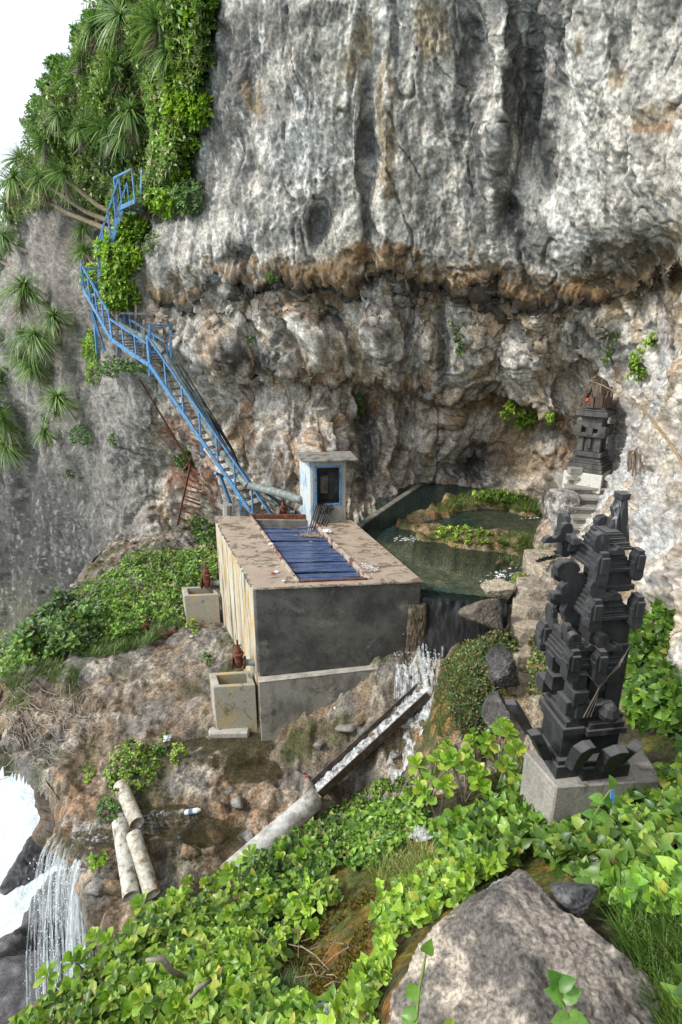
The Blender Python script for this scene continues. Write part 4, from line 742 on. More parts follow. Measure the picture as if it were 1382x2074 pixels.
g = np.array([p for s_ in fall(wA, wC, (-.5, -.5, 0), 10, 260, .02, 10, .1) for p in s_[0][2:]]); drops('falling_drops', g + RNG.normal(0, .14, g.shape), .016)
g = np.array([hit1(230 + i * 8, 1850, 6) for i in range(12)])[RNG.integers(0, 12, 500)]; g = g + RNG.normal(0, .05, g.shape); g[:, 1] -= .25; g[:, 2] -= RNG.uniform(.1, 3, 500); drops('falling_drops', g, .014)
# flowing white water along the ground
def stream(name, pts, widths, mat, lift=.03, amp=.05, label=None, cat='stream', t0=6, n=90):
    P = np.array([hit1(px, py, t0) if not hasattr(px, '__len__') else px for px, py in pts]); s = np.linspace(0, len(P) - 1, n); Q_ = np.stack([np.interp(s, range(len(P)), P[:, k]) for k in range(3)], -1); Wd = np.interp(s, range(len(P)), widths)
    d = np.gradient(Q_, axis=0); sd = np.stack([d[:, 1], -d[:, 0]], -1); sd /= np.linalg.norm(sd, axis=1, keepdims=True) + 1e-9; m_ = 14; t = np.linspace(-1, 1, m_)
    X = Q_[:, None, 0] + sd[:, None, 0] * t[None] * Wd[:, None]; Y = Q_[:, None, 1] + sd[:, None, 1] * t[None] * Wd[:, None]
    Z = hz(X, Y) + lift; Vv = np.stack([X, Y, Z], -1); Vv[..., 2] += amp * fbm(Vv, (9, 9, 3), 3, 601); id_ = np.arange(n * m_).reshape(n, m_)
    return tag(npmesh(name, Vv.reshape(-1, 3), np.stack([id_[:-1, :-1], id_[1:, :-1], id_[1:, 1:], id_[:-1, 1:]], -1).reshape(-1, 4), mat), label, cat)
stream('stream', [(880, 1375), (845, 1395), (855, 1440), (840, 1500), (790, 1580)], [.35, .3, .22, .2, .18], M['foam'], .05, .14, 'white cascade tumbling from the weir foot beside the steel channel')
stream('stream', [(400, 1672), (350, 1665), (300, 1672), (210, 1690), (170, 1700), (120, 1702)], [.12, .16, .2, .22, .25, .25], M['foam2'], .035, .05, 'shallow foaming trickle running past the old pipes to the edge')
stream('stream', [(800, 1378), (850, 1400)], [.2, .25], M['foam'], .08, .1, 'splashing pool of white water at the weir foot')
g = RNG.normal(0, 1, (500, 3)) * (.28, .2, .22) + hit1(850, 1375, 6) + (0, .1, .2); drops('splash_drops', g, .013)
strand_sheet('weir_splash', fall(atz(845, 1345, -6.5) + (0, -.1, .2), atz(865, 1340, -6.5), (.1, -.5, .5), .45, 40, .02, 8, .16), M['spray'], label='bright splash of water where the weir meets the tank wall', cat='splash')
stream('stream', [(815, 1690), (860, 1705), (905, 1700), (940, 1722)], [.06, .09, .09, .05], M['foam'], .06, .04, 'little white trickle between the bushes above the boulder', t0=2)
stream('stream', [(690, 2070), (640, 2090), (600, 2130)], [.15, .15, .15], M['foam'], .05, .03, 'white trickle under the leaves at the bottom edge', t0=2)
m = MB()
for cx, cy, n_, sp in [(1020, 1168, 70, (.2, .22)), (825, 1092, 34, (.2, .1)), (1085, 1050, 14, (.25, .1))]:
    c0 = atz(cx, cy, -5.405)
    for i in range(n_): m.box(c0 + (random.gauss(0, sp[0]), random.gauss(0, sp[1]), 0), (X_, Y_, Z_), (random.uniform(.006, .03), random.uniform(.004, .012), .004), .006)
tag(m.build('foam_flecks', M['drop']), kind='stuff')

# steel channel and pipes
ch = empty('steel_channel', atz(750, 1500, -8), 'rusty steel channel carrying water down from the cascade', 'channel')
a, b = atz(862, 1402, -7.2), atz(645, 1602, -8.72); d = (b - a) / np.linalg.norm(b - a); sd = np.cross(d, Z_); sd /= np.linalg.norm(sd); un = np.cross(sd, d)
M['steel'] = simple('rusted_dark_steel', (.06, .045, .035), .4, 20, .5, dirt=(.12, .10, .085), dsc=6)
MB().bar(a, b, .30, .02, sd).build('bottom', M['steel'], ch)
for s_ in (-1, 1): MB().bar(a + sd * .165 * s_ + un * .07, b + sd * .165 * s_ + un * .07, .02, .20, sd).build('side_plate', M['steel'], ch)
n_ = 120; t = np.linspace(0, 1, n_)[:, None]; w_ = np.linspace(-1, 1, 8)[None]; Vv = (a[None, None] + d * 0) + (b - a) * t[..., None] + sd * .14 * w_[..., None] + un * .06; Vv = Vv + un * (.05 * fbm(Vv, (12, 12, 12), 3, 611))[..., None]
id_ = np.arange(n_ * 8).reshape(n_, 8); npmesh('flowing_water', Vv.reshape(-1, 3), np.stack([id_[:-1, :-1], id_[1:, :-1], id_[1:, 1:], id_[:-1, 1:]], -1).reshape(-1, 4), M['foam'], ch)
M['wpipe'] = simple('weathered_white_pipe', (.50, .50, .47), .25, 12, .6, dirt=(.26, .25, .22), dsc=5, dlo=.48, dhi=.62)
M['lichen'] = simple('lichened_pipe', (.50, .49, .43), .35, 18, .85, dirt=(.20, .17, .12), dsc=9, bs=.5, bd=.01); M['lichen2'] = simple('brown_mossy_pipe', (.44, .42, .36), .35, 18, .85, dirt=(.20, .13, .055), dsc=6, dlo=.5, dhi=.64, bs=.5, bd=.01)
a, b = atz(640, 1618, -8.75), atz(455, 1778, -9.1); o = MB().hollow(b, a, .2, .17, 20, .01).build('large_pipe', M['wpipe'], smooth=True); tag(o, 'thick white pipe continuing the steel channel down into the leaves', 'pipe')
for (p0, z0), (p1, z1), r, mt, l in [(((244, 1590), -8.85), ((278, 1668), -9.0), .135, 'lichen2', 'short upper pipe emerging from the green bush on the shelf'), (((242, 1665), -8.95), ((266, 1815), -9.3), .135, 'lichen', 'left one of the two old pipes over the orange rock'), (((270, 1690), -8.95), ((308, 1812), -9.35), .14, 'lichen2', 'right one of the two old pipes, brown with moss, ragged mouth')]:
    a, b = atz(*p0, z0 + .2), atz(*p1, z1 + .28); m = MB(); m.hollow(b, a, r, r * .75, 16, .035); tag(m.build('old_pipe', M[mt], smooth=True), l, 'pipe', 'old concrete pipes on the shelf')
# rusty flanged pipe fitting
ft = empty('pipe_fitting', hit1(300, 1285, 6), 'broken rusty flanged pipe lying by the weeds', 'pipe fitting'); P = hit1(300, 1285, 6) + (0, 0, .12); ax0 = np.array([-.35, .9, .05]); ax0 /= np.linalg.norm(ax0)
MB().lathe(P, [(.1, 0), (.1, .5)], 14, ax0).build('pipe', M['cable'], ft)
for h_ in (0, .2, .46): MB().lathe(P + ax0 * h_, [(.17, 0), (.17, .04)], 16, ax0).build('flange', M['rust'], ft)
MB().tube([P + (.05, -.05, -.05), P + (.5, -.15, -.06), P + (.75, 0, -.04)], .06, 8).build('elbow', M['rust'], ft)
# litter on the shelf
bt = empty('plastic_bottle', hit1(388, 1655, 6), 'clear plastic bottle with a blue label caught in the trickle', 'bottle'); P = hit1(388, 1655, 6) + (-.12, 0, .08); bb_ = MB().lathe(P, [(.03, 0), (.05, .02), (.05, .24), (.02, .3)], 10, (1, .1, .15)).build('body', M['white'], bt); MB().lathe(P + (.08, .008, .012), [(.052, 0), (.052, .08)], 10, (1, .1, .15)).build('label', M['blue'], bb_)
for i, (px, py, r, mt, l) in enumerate([(340, 1498, .09, 'white', 'crumpled clear bag beside the puddle near the valve box'), (343, 1254, .10, 'cable', 'black plastic bag by the weeds near the far valve box'), (388, 1290, .035, 'white', 'white scrap on the shelf below the far valve box'), (363, 1700, .03, 'blue', 'small blue scrap on the wet rock below the bottle'), (680, 1438, .045, 'white', 'white scrap on the rocks below the tank ledge'), (468, 1606, .03, 'blue', 'turquoise scrap on the brown shelf rock'), (620, 1575, .03, 'red', 'tiny orange scrap near the channel end'), (500, 1075 + 600, .03, 'white', 'pale scrap near the white pipe')]):
    crumple('litter', hit1(px, py, 6) + (0, 0, r * .4), r, M[mt], l, 'litter', 20 + i)

# ------------------------------------------------------------------ blue stairway
st = empty('blue_stairway', cliffP(400, 900), 'long blue metal stairway climbing the cliff to the left of the tank', 'stairway')
node = [((576, 1076), 15.9), ((322, 738), 18.1), ((248, 688), 19.1), ((192, 588), 20.2)]
N_ = [atY(*p_, y_) for p_, y_ in node]
def flight(Pa, Pb, w, tread, rails=(1, 1), posts=6, rail_h=.85, hor=False, treadd=.2, sidev=None, lastpost=True):
    d = Pb - Pa; h = np.array([d[0], d[1], 0]); h /= np.linalg.norm(h); s = np.array([h[1], -h[0], 0]) if sidev is None else sidev
    if s[1] > 0: s = -s        # s points to the near side
    n = max(2, int(np.linalg.norm(d) / tread))
    for k in (-1, 1):
        MB().bar(Pa - s * w / 2 * k, Pb - s * w / 2 * k, .05, .12, s).build('stringer', M['blue'], st)
    for i in range(n):
        P = Pa + d * (i + .5) / n; MB().box(P + (0, 0, .02), (s, h, Z_), (w / 2 - .03, treadd / 2, .018)).build('tread', M['wood'], st)
    for k, on in ((1, rails[0]), (-1, rails[1])):
        if not on: continue
        o_ = s * (w / 2 - .01) * k; hr_ = MB().bar(Pa + o_ + (0, 0, rail_h), Pb + o_ + (0, 0, rail_h), .05, .05, s).build('handrail', M['blue'], st)
        for i in range(posts + (1 if lastpost else 0)):
            P = Pa + d * i / posts + o_; MB().bar(P + (0, 0, -.04), P + (0, 0, rail_h), .045, .045, s).build('post', M['blue'], hr_)
flight(N_[0] + (.3, -.15, -.9) * np.array(1), N_[1], .72, .27, (1, 0), 8)
flight(N_[1], N_[2], .72, .2, (1, 1), 3, .62)
flight(N_[2], N_[3], .70, .25, (1, 1), 4, .8)
# upper flight, switching back
U0, U1, U2, U3 = atY(212, 562, 19.9), atY(256, 428, 19.9), atY(292, 412, 19.5), atY(300, 350, 19.8)
flight(U0, U1, .7, .25, (1, 1), 4, .85); flight(U1, U2, .7, .25, (1, 0), 1, .85)
MB().bar(N_[3] + (.3, 0, 0), U0 + (0, 0, -.15), .7, .05).build('landing', M['blue'], st)
for a_, b_ in [((166, 545), (205, 545)), ((168, 578), (212, 575))]: MB().bar(atY(*a_, 19.9), atY(*b_, 20.2), .05, .06).build('rail', M['blue'], st)
for a_, b_ in [((166, 545), (166, 580)), ((174, 542), (174, 580)), ((200, 545), (199, 580)), ((207, 520), (206, 570))]: MB().bar(atY(*a_, 20), atY(*b_, 20), .06, .06).build('post', M['blue'], st)
ld = empty('blue_ladder', U2, 'steep blue ladder vanishing into the screw pines above the stairway', 'ladder')
for x_ in (286, 324): MB().bar(atY(x_, 415, 19.5), atY(x_ + 2, 345, 19.7), .06, .08).build('stringer', M['blue'], ld)
for i in range(7): MB().bar(atY(287, 408 - i * 9, 19.6), atY(324, 408 - i * 9, 19.6), .1, .03).build('rung', M['wood'], ld)
# timber and blue frame posts round the lower landing
for i, (x0, y0, x1, y1, Y, mt) in enumerate([(237, 630, 237, 722, 18.9, 'wood'), (276, 618, 277, 705, 19.3, 'wood'), (300, 655, 300, 730, 19.0, 'wood'), (292, 648, 291, 738, 18.2, 'wood'), (303, 656, 303, 762, 18.0, 'blue'), (346, 660, 347, 730, 18.4, 'blue'), (333, 660, 333, 706, 18.9, 'wood')]):
    MB().bar(atY(x0, y0, Y), atY(x1, y1, Y), .07, .07).build('frame_post', M[mt], st)
for x0, y0, x1, y1, Y, Y2, mt in [(236, 634, 300, 636, 18.9, 19.1, 'wood'), (302, 658, 350, 660, 18.0, 18.4, 'blue'), (296, 664, 334, 664, 18.7, 18.9, 'wood')]: MB().bar(atY(x0, y0, Y), atY(x1, y1, Y2), .07, .06).build('frame_beam', M[mt], st)
for x0, y0, x1, y1, Y, Y2 in [(190, 600, 197, 715, 19.9, 20.3), (186, 630, 212, 712, 19.8, 19.9), (445, 960, 468, 1022, 16.9, 17.2), (487, 1010, 489, 1046, 16.4, 16.4), (436, 958, 452, 965, 16.8, 17.1), (240, 700, 244, 716, 19, 19), (408, 905, 412, 922, 17.4, 17.4)]: MB().bar(atY(x0, y0, Y), atY(x1, y1, Y2), .08, .08).build('brace', M['blue'], st)
for x0, y0, x1, y1, Y in [(437, 968, 450, 1020, 17.1), (474, 1006, 471, 1042, 16.6)]: MB().bar(atY(x0, y0, Y), atY(x1, y1, Y), .06, .06).build('prop', M['wood'], st)
MB().tube([atY(462, 1022, 16.9), atY(462, 1060, 16.9)], .16, 10).build('concrete_footing', M['step'], st)
# old rusty ladder below
rl_ = empty('rusty_ladder', cliffP(385, 1000, .3), 'broken rusty ladder hanging on the rust-stained cliff below the blue stairway', 'ladder')
for a_, b_ in [((404, 930), (366, 1055)), ((310, 745), (404, 930))]: MB().bar(cliffP(*a_, .35), cliffP(*b_, .35), .06, .06).build('rail', M['rust'], rl_)
for i in range(9):
    t = i / 8; y = 955 + t * 85; x = 394 - t * 26; MB().bar(cliffP(x, y, .3), cliffP(x + 34 - 3 * t, y + 9, .3), .07, .05).build('rung', M['rust'], rl_)
for a_, b_ in [((366, 1062), (366, 1080)), ((367, 1066), (386, 1077)), ((376, 950), (398, 930)), ((398, 932), (424, 952))]: MB().bar(cliffP(*a_, .3), cliffP(*b_, .3), .06, .06).build('bracket', M['rust'], rl_)
# big pipe and cables along the stairway
def path(pts, n=40, sag=0):
    P = np.array([atY(a_, b_, y_) for a_, b_, y_ in pts]); s = np.linspace(0, len(P) - 1, n)
    k = np.clip(s.astype(int), 0, len(P) - 2); f_ = s - k; Pm = np.concatenate([[2 * P[0] - P[1]], P, [2 * P[-1] - P[-2]]]); out = []
    for i, t in zip(k, f_): p0, p1, p2, p3 = Pm[i], Pm[i + 1], Pm[i + 2], Pm[i + 3]; out.append(.5 * (2 * p1 + (p2 - p0) * t + (2 * p0 - 5 * p1 + 4 * p2 - p3) * t * t + (3 * p1 - p0 - 3 * p2 + p3) * t ** 3))
    return out
wp = empty('water_pipe', atY(450, 900, 17), 'thick grey-green water pipe running down beside the blue stairway into the booth', 'pipe')
MB().tube(path([(238, 655, 19.6), (268, 672, 19.3), (300, 688, 18.9), (330, 712, 18.5), (350, 748, 18.2), (395, 825, 17.6), (450, 915, 16.9)]), .105, 14, wob=0).build('pipe_run', M['pipe'], wp, smooth=True)
MB().tube(path([(449, 913, 16.9), (485, 965, 16.4), (500, 980, 16.2)], 12), .10, 14).build('pipe_run', M['pipe'], wp, smooth=True); MB().tube(path([(498, 982, 16.2), (560, 997, 15.6), (614, 1014, 15.0)], 12), .12, 14).build('pipe_run', M['pipe'], wp, smooth=True)
for a_ in [(334, 716, 18.45), (448, 911, 16.92), (502, 983, 16.15)]: P = atY(*a_); MB().lathe(P, [(.14, -.03), (.14, .03)], 14, (.6, -.3, -.6)).build('flange', M['rust'], wp)
o = MB().tube(path([(394, 790, 18.2), (424, 848, 17.8), (452, 910, 17.3), (480, 960, 16.9), (520, 1000, 16.4), (560, 1025, 16)]), .045, 10).build('thin_pipe', M['pipe'], smooth=True); tag(o, 'thinner grey pipe beside the thick one above the stairs', 'pipe')
hc_ = empty('hose_bundle', atY(430, 850, 17.8), 'bundle of black hoses following the cliff behind the stair pipe', 'hoses')
for i in range(10):
    j = lambda: random.uniform(-4, 4)
    MB().tube(path([(210 + j(), 575 + j(), 20.6), (222 + j(), 640 + j(), 20.1), (262 + j(), 668 + j(), 19.6), (325 + i * 1.2, 702 + j(), 19.0), (372 + i * 1.6 + j(), 775 + j(), 18.6), (420 + i * 1.8, 848 + j(), 17.9), (460 + i * 1.6 + j(), 915 + j(), 17.3), (478 + i * 1.8, 955 + i, 16.9), (520 + i * 3, 985 + i * 2 + j(), 16.4), (575 + i, 1018 + i * 2, 15.9), (612, 1040 + i * 2, 15.5)], 60), .02, 5).build('hose', M['cable'] if i % 3 else M['pipe'], hc_, smooth=True)

# ------------------------------------------------------------------ shrines
def boxes(name, mat, parent, lst, bevel=.006):
    pass
# split-gate shrine of black stone
NS = atz(1125, 1578, -3.6); e1 = np.array([.99, .14, 0]); e1 /= np.linalg.norm(e1); e2 = np.array([-e1[1], e1[0], 0]); ez = np.array([0, 0, 1.])
plh = empty('concrete_pedestal', NS + e1 * .4 + (0, 0, -.3), 'square grey concrete pedestal under the black stone gate', 'pedestal')
M['ped'] = streak_mat('pedestal_concrete', (.31, .29, .26), (.21, .195, .175), (.12, .11, .10), (.45, .65), (.6, .72), (3, 3, 2), (4, 4, 2)); a = NS - e1 * .03 - e2 * .035
pa, pb, pc, pd_ = atz(1127, 1594, -3.602), atz(1345, 1580, -3.602), atz(1420, 1540, -3.602), atz(1062, 1520, -3.602)
bk_ = pd_ + (pb - pa) * 1.15; MB().prism([pa[:2], pb[:2], bk_[:2], pd_[:2]], -4.4, -3.602).build('pedestal_block', M['ped'], plh, bevel=.012)
cd = empty('stone_gate', NS + e1 * .3 + e2 * .2, 'tall stepped black stone half gate carved with curls on the concrete pedestal', 'stone gate')
def W3(s_, d_, z_): return NS + e1 * s_ + e2 * d_ + ez * z_
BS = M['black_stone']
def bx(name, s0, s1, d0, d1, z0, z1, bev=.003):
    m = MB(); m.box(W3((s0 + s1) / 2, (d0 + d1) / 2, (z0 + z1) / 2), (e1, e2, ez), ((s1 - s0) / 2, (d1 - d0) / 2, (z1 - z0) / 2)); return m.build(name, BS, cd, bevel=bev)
def outline(name, pts, d, thick, bev=.005, mat=None, jit=0):  # pts are local (s,z), extruded along depth
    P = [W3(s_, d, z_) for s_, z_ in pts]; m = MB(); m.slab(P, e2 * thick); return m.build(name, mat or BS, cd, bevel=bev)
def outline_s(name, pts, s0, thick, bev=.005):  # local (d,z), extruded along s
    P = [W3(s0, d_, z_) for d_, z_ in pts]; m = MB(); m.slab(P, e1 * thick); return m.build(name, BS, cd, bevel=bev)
DD = .44
bx('base_slab', 0, .205, 0, DD, 0, .115); bx('base_slab', .203, .62, -.055, DD, 0, .12); bx('base_slab', .02, .205, .02, DD, .117, .16); bx('base_slab', .225, .60, -.03, DD - .02, .122, .165)
bx('body', .05, .56, .06, DD - .05, .15, .5)
bx('moulding', .03, .19, .03, DD - .02, .37, .41); bx('moulding', .02, .21, .015, DD, .412, .475); bx('moulding', .215, .56, -.015, DD, .405, .46); bx('moulding', .235, .54, .0, DD - .02, .462, .51); bx('moulding', .05, .23, .035, DD - .02, .478, .53); bx('moulding', .08, .54, .03, DD - .03, .53, .565)
def petal(s_, d_, z_, w, h, lean_s, lean_d, th=.09):
    # flaring carved corner leaf: narrow foot, wide beveled head
    o_ = W3(s_, d_, z_); L = np.array([lean_s, lean_d]); out = e1 * lean_s + e2 * lean_d; nn_ = np.linalg.norm(out); out = out / nn_; side = np.cross(ez, out)
    pr = [(-.30, 0), (-.46, .55), (-.5, .84), (-.12, 1.0), (.36, .96), (.5, .72), (.30, 0)]
    V = []
    for t_ in (0, 1):
        for a_, b_ in pr: 
            f_ = 1 if t_ == 0 else .82; V.append(o_ + side * a_ * w * f_ + ez * (b_ * h * (1 if t_ == 0 else .93) + (0 if t_ == 0 else .015)) + out * (nn_ * b_ ** 1.1 + (0 if t_ == 0 else th)))
    n = len(pr); m = MB(); m.add(V, [tuple(range(n)), tuple(range(n, 2 * n))[::-1]] + [(i, n + i, n + (i + 1) % n, (i + 1) % n) for i in range(n)]); return m.build('corner_leaf', BS, cd, bevel=.004)
petal(.10, .0, .14, .17, .34, .02, -.12); petal(.0, .12, .12, .15, .32, -.16, -.02); petal(.36, -.04, .13, .20, .33, .0, -.14); petal(-.02, .36, .16, .14, .34, -.2, .05); petal(.50, .0, .15, .15, .26, .06, -.1)
bx('body', .12, .52, .08, DD - .08, .56, 1.16); bx('pilaster', .36, .505, .05, .3, .57, 1.2); bx('panel', .13, .33, .045, .12, .60, .68)
# lower tier projecting blocks
for s0, z0, w, h, d0 in [(.06, .70, .13, .13, -.0), (.02, .60, .10, .13, .02), (.10, .58, .13, .15, .0), (.26, .60, .16, .10, -.01), (.04, .86, .12, .14, .01), (.20, .80, .14, .12, .03), (.30, .88, .14, .14, .02)]:
    bx('carved_block', s0, s0 + w, d0, d0 + .16, z0, z0 + h, .004)
for d0, z0 in [(.2, .72), (.34, .6), (.24, .88)]: bx('carved_block', -.02, .14, d0, d0 + .12, z0, z0 + .13, .004)
MB().lathe(W3(.36, -.02, .62), [(.03, -.05), (.075, -.02), (.085, .03), (.05, .08), (.02, .1)], 10, tuple(-e2 * .2 + ez)).build('boss', BS, cd)
def ear(s_, d_, z_, w=.12, h=.26, hang=True):
    m = MB(); zc = z_
    pts = [(-.5, .12), (-.5, .78), (-.28, .92), (-.28, 1.0), (.28, 1.0), (.28, .92), (.5, .78), (.5, .12), (.3, 0), (-.3, 0)]
    w *= .84; P = [W3(s_ + a_ * w, d_ - w * .5, z_ + b_ * h) for a_, b_ in pts]; m.slab(P, e2 * w); eb_ = m.build('ear_block', BS, cd, bevel=.002)
    bx('keystone', s_ - w * .30, s_ + w * .30, d_ - w * .72, d_ + w * .3, z_ + h * .40, z_ + h * .86, .002); bx('ear_band', s_ - w * .58, s_ + w * .58, d_ - w * .4, d_ + w * .4, z_ + h * .45, z_ + h * .62, .002)
    for o in list(cd.children)[-2:]:
        if o.name.startswith(('keystone', 'ear_band')): o.parent = eb_
def tier(s0, s1, d0, d1, zt_, n=4, step=.022, dz=.036, ears=()):
    for i in range(n):
        bx('tier_slab', s0 + step * i * .6, s1 - step * i, d0 + step * i, d1 - step * i, zt_ - (n - i) * dz, zt_ - (n - i - 1) * dz - .010, .002); bx('tier_joint', s0 + step * i * .6 + .014, s1 - step * i - .014, d0 + step * i + .014, d1 - step * i - .014, zt_ - (n - i - 1) * dz - .010, zt_ - (n - i - 1) * dz, 0)
    for e_ in ears: ear(*e_)
# tier 1 (lowest, with the left wing)
tier(-.02, .46, .02, DD, 1.22, 5); bx('tier_core', .0, .44, .05, DD, .98, 1.06); ear(.02, .04, .94, .13, .28); ear(.22, .0, .94, .12, .28); ear(.0, DD + .02, .96, .12, .26); ear(.12, .28, .94, .10, .24); 
curl = [(0, 0), (.10, 0), (.13, .05), (.11, .1), (.16, .08), (.20, .13), (.17, .2), (.10, .235), (.02, .22), (-.045, .17), (-.06, .10), (-.04, .04)]
def horn(s_, d_, z_, k=1, flip=1, along='d', th=.05):
    pr = [(0, 0), (.22, 0), (.20, .05), (.15, .075), (.12, .05), (.085, .06), (.06, .10), (.055, .15), (.03, .185), (-.01, .20), (-.055, .185), (-.075, .14), (-.07, .09), (-.045, .045)]
    if along == 'd': return outline_s('curled_horn', [(d_ + flip * -a_ * k, z_ + b_ * k) for a_, b_ in pr], s_, th)
    return outline('curled_horn', [(s_ + flip * a_ * k, z_ + b_ * k) for a_, b_ in pr], d_, th)
horn(.0, DD - .02, 1.20, 1.0, 1, 'd'); horn(.02, .02, 1.18, .85, 1, 's', .06); horn(.24, .0, 1.18, .8, 1, 's', .06); horn(.02, .2, 1.2, .7, 1, 'd')
# middle tower
bx('body', .17, .50, .08, DD - .08, 1.16, 1.44); tier(.10, .47, .02, DD - .02, 1.66, 6); ear(.125, .02, 1.38, .12, .27); ear(.47, .02, 1.38, .11, .27); ear(.10, DD - .06, 1.4, .1, .24); horn(.13, .0, 1.62, .95, 1, 's', .06)
# big scroll panel (left of the middle tower)
pxs = [(1210, 1290), (1145, 1262), (1140, 1240), (1147, 1225), (1132, 1222), (1120, 1215), (1122, 1203), (1138, 1202), (1137, 1190), (1148, 1180), (1128, 1168), (1128, 1150), (1140, 1140), (1155, 1136), (1172, 1142), (1178, 1155), (1172, 1162), (1190, 1172), (1205, 1180), (1215, 1200)]
def fp(px, py, d):
    r = ray(px, py); O = NS + e2 * d; t = (O @ e2) / (r @ e2); P = r * t; return float((P - O) @ e1), float(P[2] - NS[2])
outline('scroll_panel', [fp(a_, b_, .24) for a_, b_ in pxs][::-1], .24, .07, .008)
outline('scroll_panel', [(s_ - .02, z_ - .02) for s_, z_ in [fp(a_, b_, .36) for a_, b_ in pxs[2:16]][::-1]], .36, .05, .008)
# upper tower
bx('body', .20, .46, .1, DD - .1, 1.64, 1.82); bx('moulding', .18, .48, .08, DD - .08, 1.66, 1.70, .003); tier(.10, .42, .03, DD - .03, 2.02, 5); ear(.13, .03, 1.76, .12, .26); ear(.42, .03, 1.78, .10, .24); ear(.05, DD - .04, 1.84, .1, .22)
bx('moulding', .04, .2, DD - .12, DD, 1.9, 1.96, .003)
horn(.0, DD - .03, 2.0, .95, 1, 'd'); horn(.12, .02, 1.98, .9, 1, 's', .07); horn(.0, DD - .12, 1.98, .8, -1, 's', .05)
tier(.16, .40, .06, DD - .08, 2.12, 4, .02, .03)
px2 = [(1268, 1105), (1237, 1105), (1238, 1070), (1243, 1055), (1250, 1048), (1247, 1032), (1254, 1025), (1258, 1012), (1268, 1012)]
outline('spire_panel', [fp(a_, b_, .2) for a_, b_ in px2][::-1], .2, .08, .003, M['stone_pale']); px3 = [(1240, 1105), (1210, 1102), (1195, 1096), (1196, 1088), (1208, 1085), (1204, 1074), (1212, 1068), (1210, 1056), (1218, 1048), (1232, 1046), (1240, 1056)]
outline('spire_panel', [fp(a_, b_, .28) for a_, b_ in px3][::-1], .28, .07, .003, M['stone_pale'])
s0, z0 = fp(1266, 1108, .2); s1_, z1_ = fp(1262, 1012, .2); MB().bar(W3(s0, .22, z0), W3(s1_, .22, z1_), .05, .08, e1).build('spire_post', M['stone_pale'], cd); bx('spire_cap', s1_ - .035, s1_ + .04, .17, .27, z1_ + .003, z1_ + .05, .003)
# cord tied round the gate
m = MB(); 
for j in range(3): m.tube([W3(.50, .04, 1.2 + j * .01), W3(.38, -.01 - .01 * j, 1.06), W3(.24, -.03, .88 + .02 * j), W3(.20 + .02 * j, -.02, .74), W3(.16 + .03 * j, -.01, .6)], .005, 5)
m.tube([W3(.24, -.03, .885), W3(.14, -.01, 1.0), W3(.06, .0, 1.0)], .005, 5); tag(m.build('cord', simple('grey_cord', (.14, .12, .1), .2, 30)), 'frayed grey cord hanging across the front of the black stone gate', 'cord')

# far shrine on its base
sb = atY(1192, 962, 14.1); SB = np.array([sb[0] + .02, 14.2, sb[2]]); rot = math.radians(38)
fs = empty('stone_shrine', SB, 'dark stone tower shrine against the cliff at the top of the steps', 'shrine'); fx, fy = np.array([math.cos(rot), -math.sin(rot), 0]), np.array([math.sin(rot), math.cos(rot), 0])
M['dstone'] = streak_mat('weathered_dark_stone', (.085, .082, .078), (.14, .135, .125), (.045, .044, .042), (.5, .65), (.5, .65), (4, 4, 2), (5, 5, 3))
def fb(name, w, z0, z1, mat='dstone', ox=0, oy=0, w2=None, bev=.012): 
    m = MB(); m.box(SB + fx * ox + fy * oy + (0, 0, (z0 + z1) / 2), (fx, fy, Z_), (w / 2, (w2 or w) / 2, (z1 - z0) / 2)); return m.build(name, M[mat], fs, bevel=bev)
M['whitewash'] = streak_mat('whitewashed_base', (.62, .60, .54), (.40, .38, .33), (.22, .21, .18), (.52, .66), (.58, .7), (3, 3, 1.4), (3, 3, 2))
fb('white_base', .92, -.35, .12, 'whitewash'); k_ = .92
for w, z0, z1 in [(.88, .122, .22), (.83, .222, .34), (.76, .342, .40), (.68, .402, .45), (.58, .452, .50), (.66, .502, .62), (.44, .622, 1.12), (.72, 1.0, 1.10), (.50, 1.35, 1.45), (.60, 1.452, 1.49), (.74, 1.492, 1.62), (.64, 1.622, 1.66), (.54, 1.662, 1.70)]: fb('tier_slab' if z1 - z0 < .2 else 'body', w, z0, z1)
fb('body', .48, 1.2, 1.35)
for sx_ in (-1, 1):
    for sy_ in (-1, 1): fb('pilaster', .14, .622, 1.0, ox=sx_ * .2, oy=sy_ * .2); fb('corner_bracket', .18, 1.06, 1.26, ox=sx_ * .28, oy=sy_ * .28); fb('corner_bracket', .12, .98, 1.06, ox=sx_ * .26, oy=sy_ * .26)
for ox, oy in ((0, -.3), (-.3, 0), (.3, 0)): fb('centre_bracket', .16, 1.04, 1.22, ox=ox, oy=oy)
fb('boss', .1, .7, .95, ox=0, oy=-.24)
M['brownst'] = simple('carved_brown_stone', (.10, .075, .055), .4, 20, bs=.6, bd=.01)
for i in range(10):
    an = i * math.pi / 5; c0 = SB + (math.cos(an) * .27, math.sin(an) * .27, 1.70); h_ = random.uniform(.32, .48); m = MB(); rd = np.array([math.cos(an), math.sin(an), 0]); sd_ = np.array([-rd[1], rd[0], 0])
    m.slab([c0 - sd_ * .09, c0 + sd_ * .09, c0 + sd_ * .08 + ez * h_ * .6, c0 + sd_ * .03 + ez * h_ * .75 , c0 + ez * h_, c0 - sd_ * .04 + ez * h_ * .7, c0 - sd_ * .08 + ez * h_ * .65], rd * .05); m.build('crown_petal', M['brownst'], fs)
MB().lathe(SB + (0, 0, 1.70), [(.2, 0), (.22, .2), (.16, .35), (.1, .5), (.06, .62)], 10).build('crown_core', M['brownst'], fs)
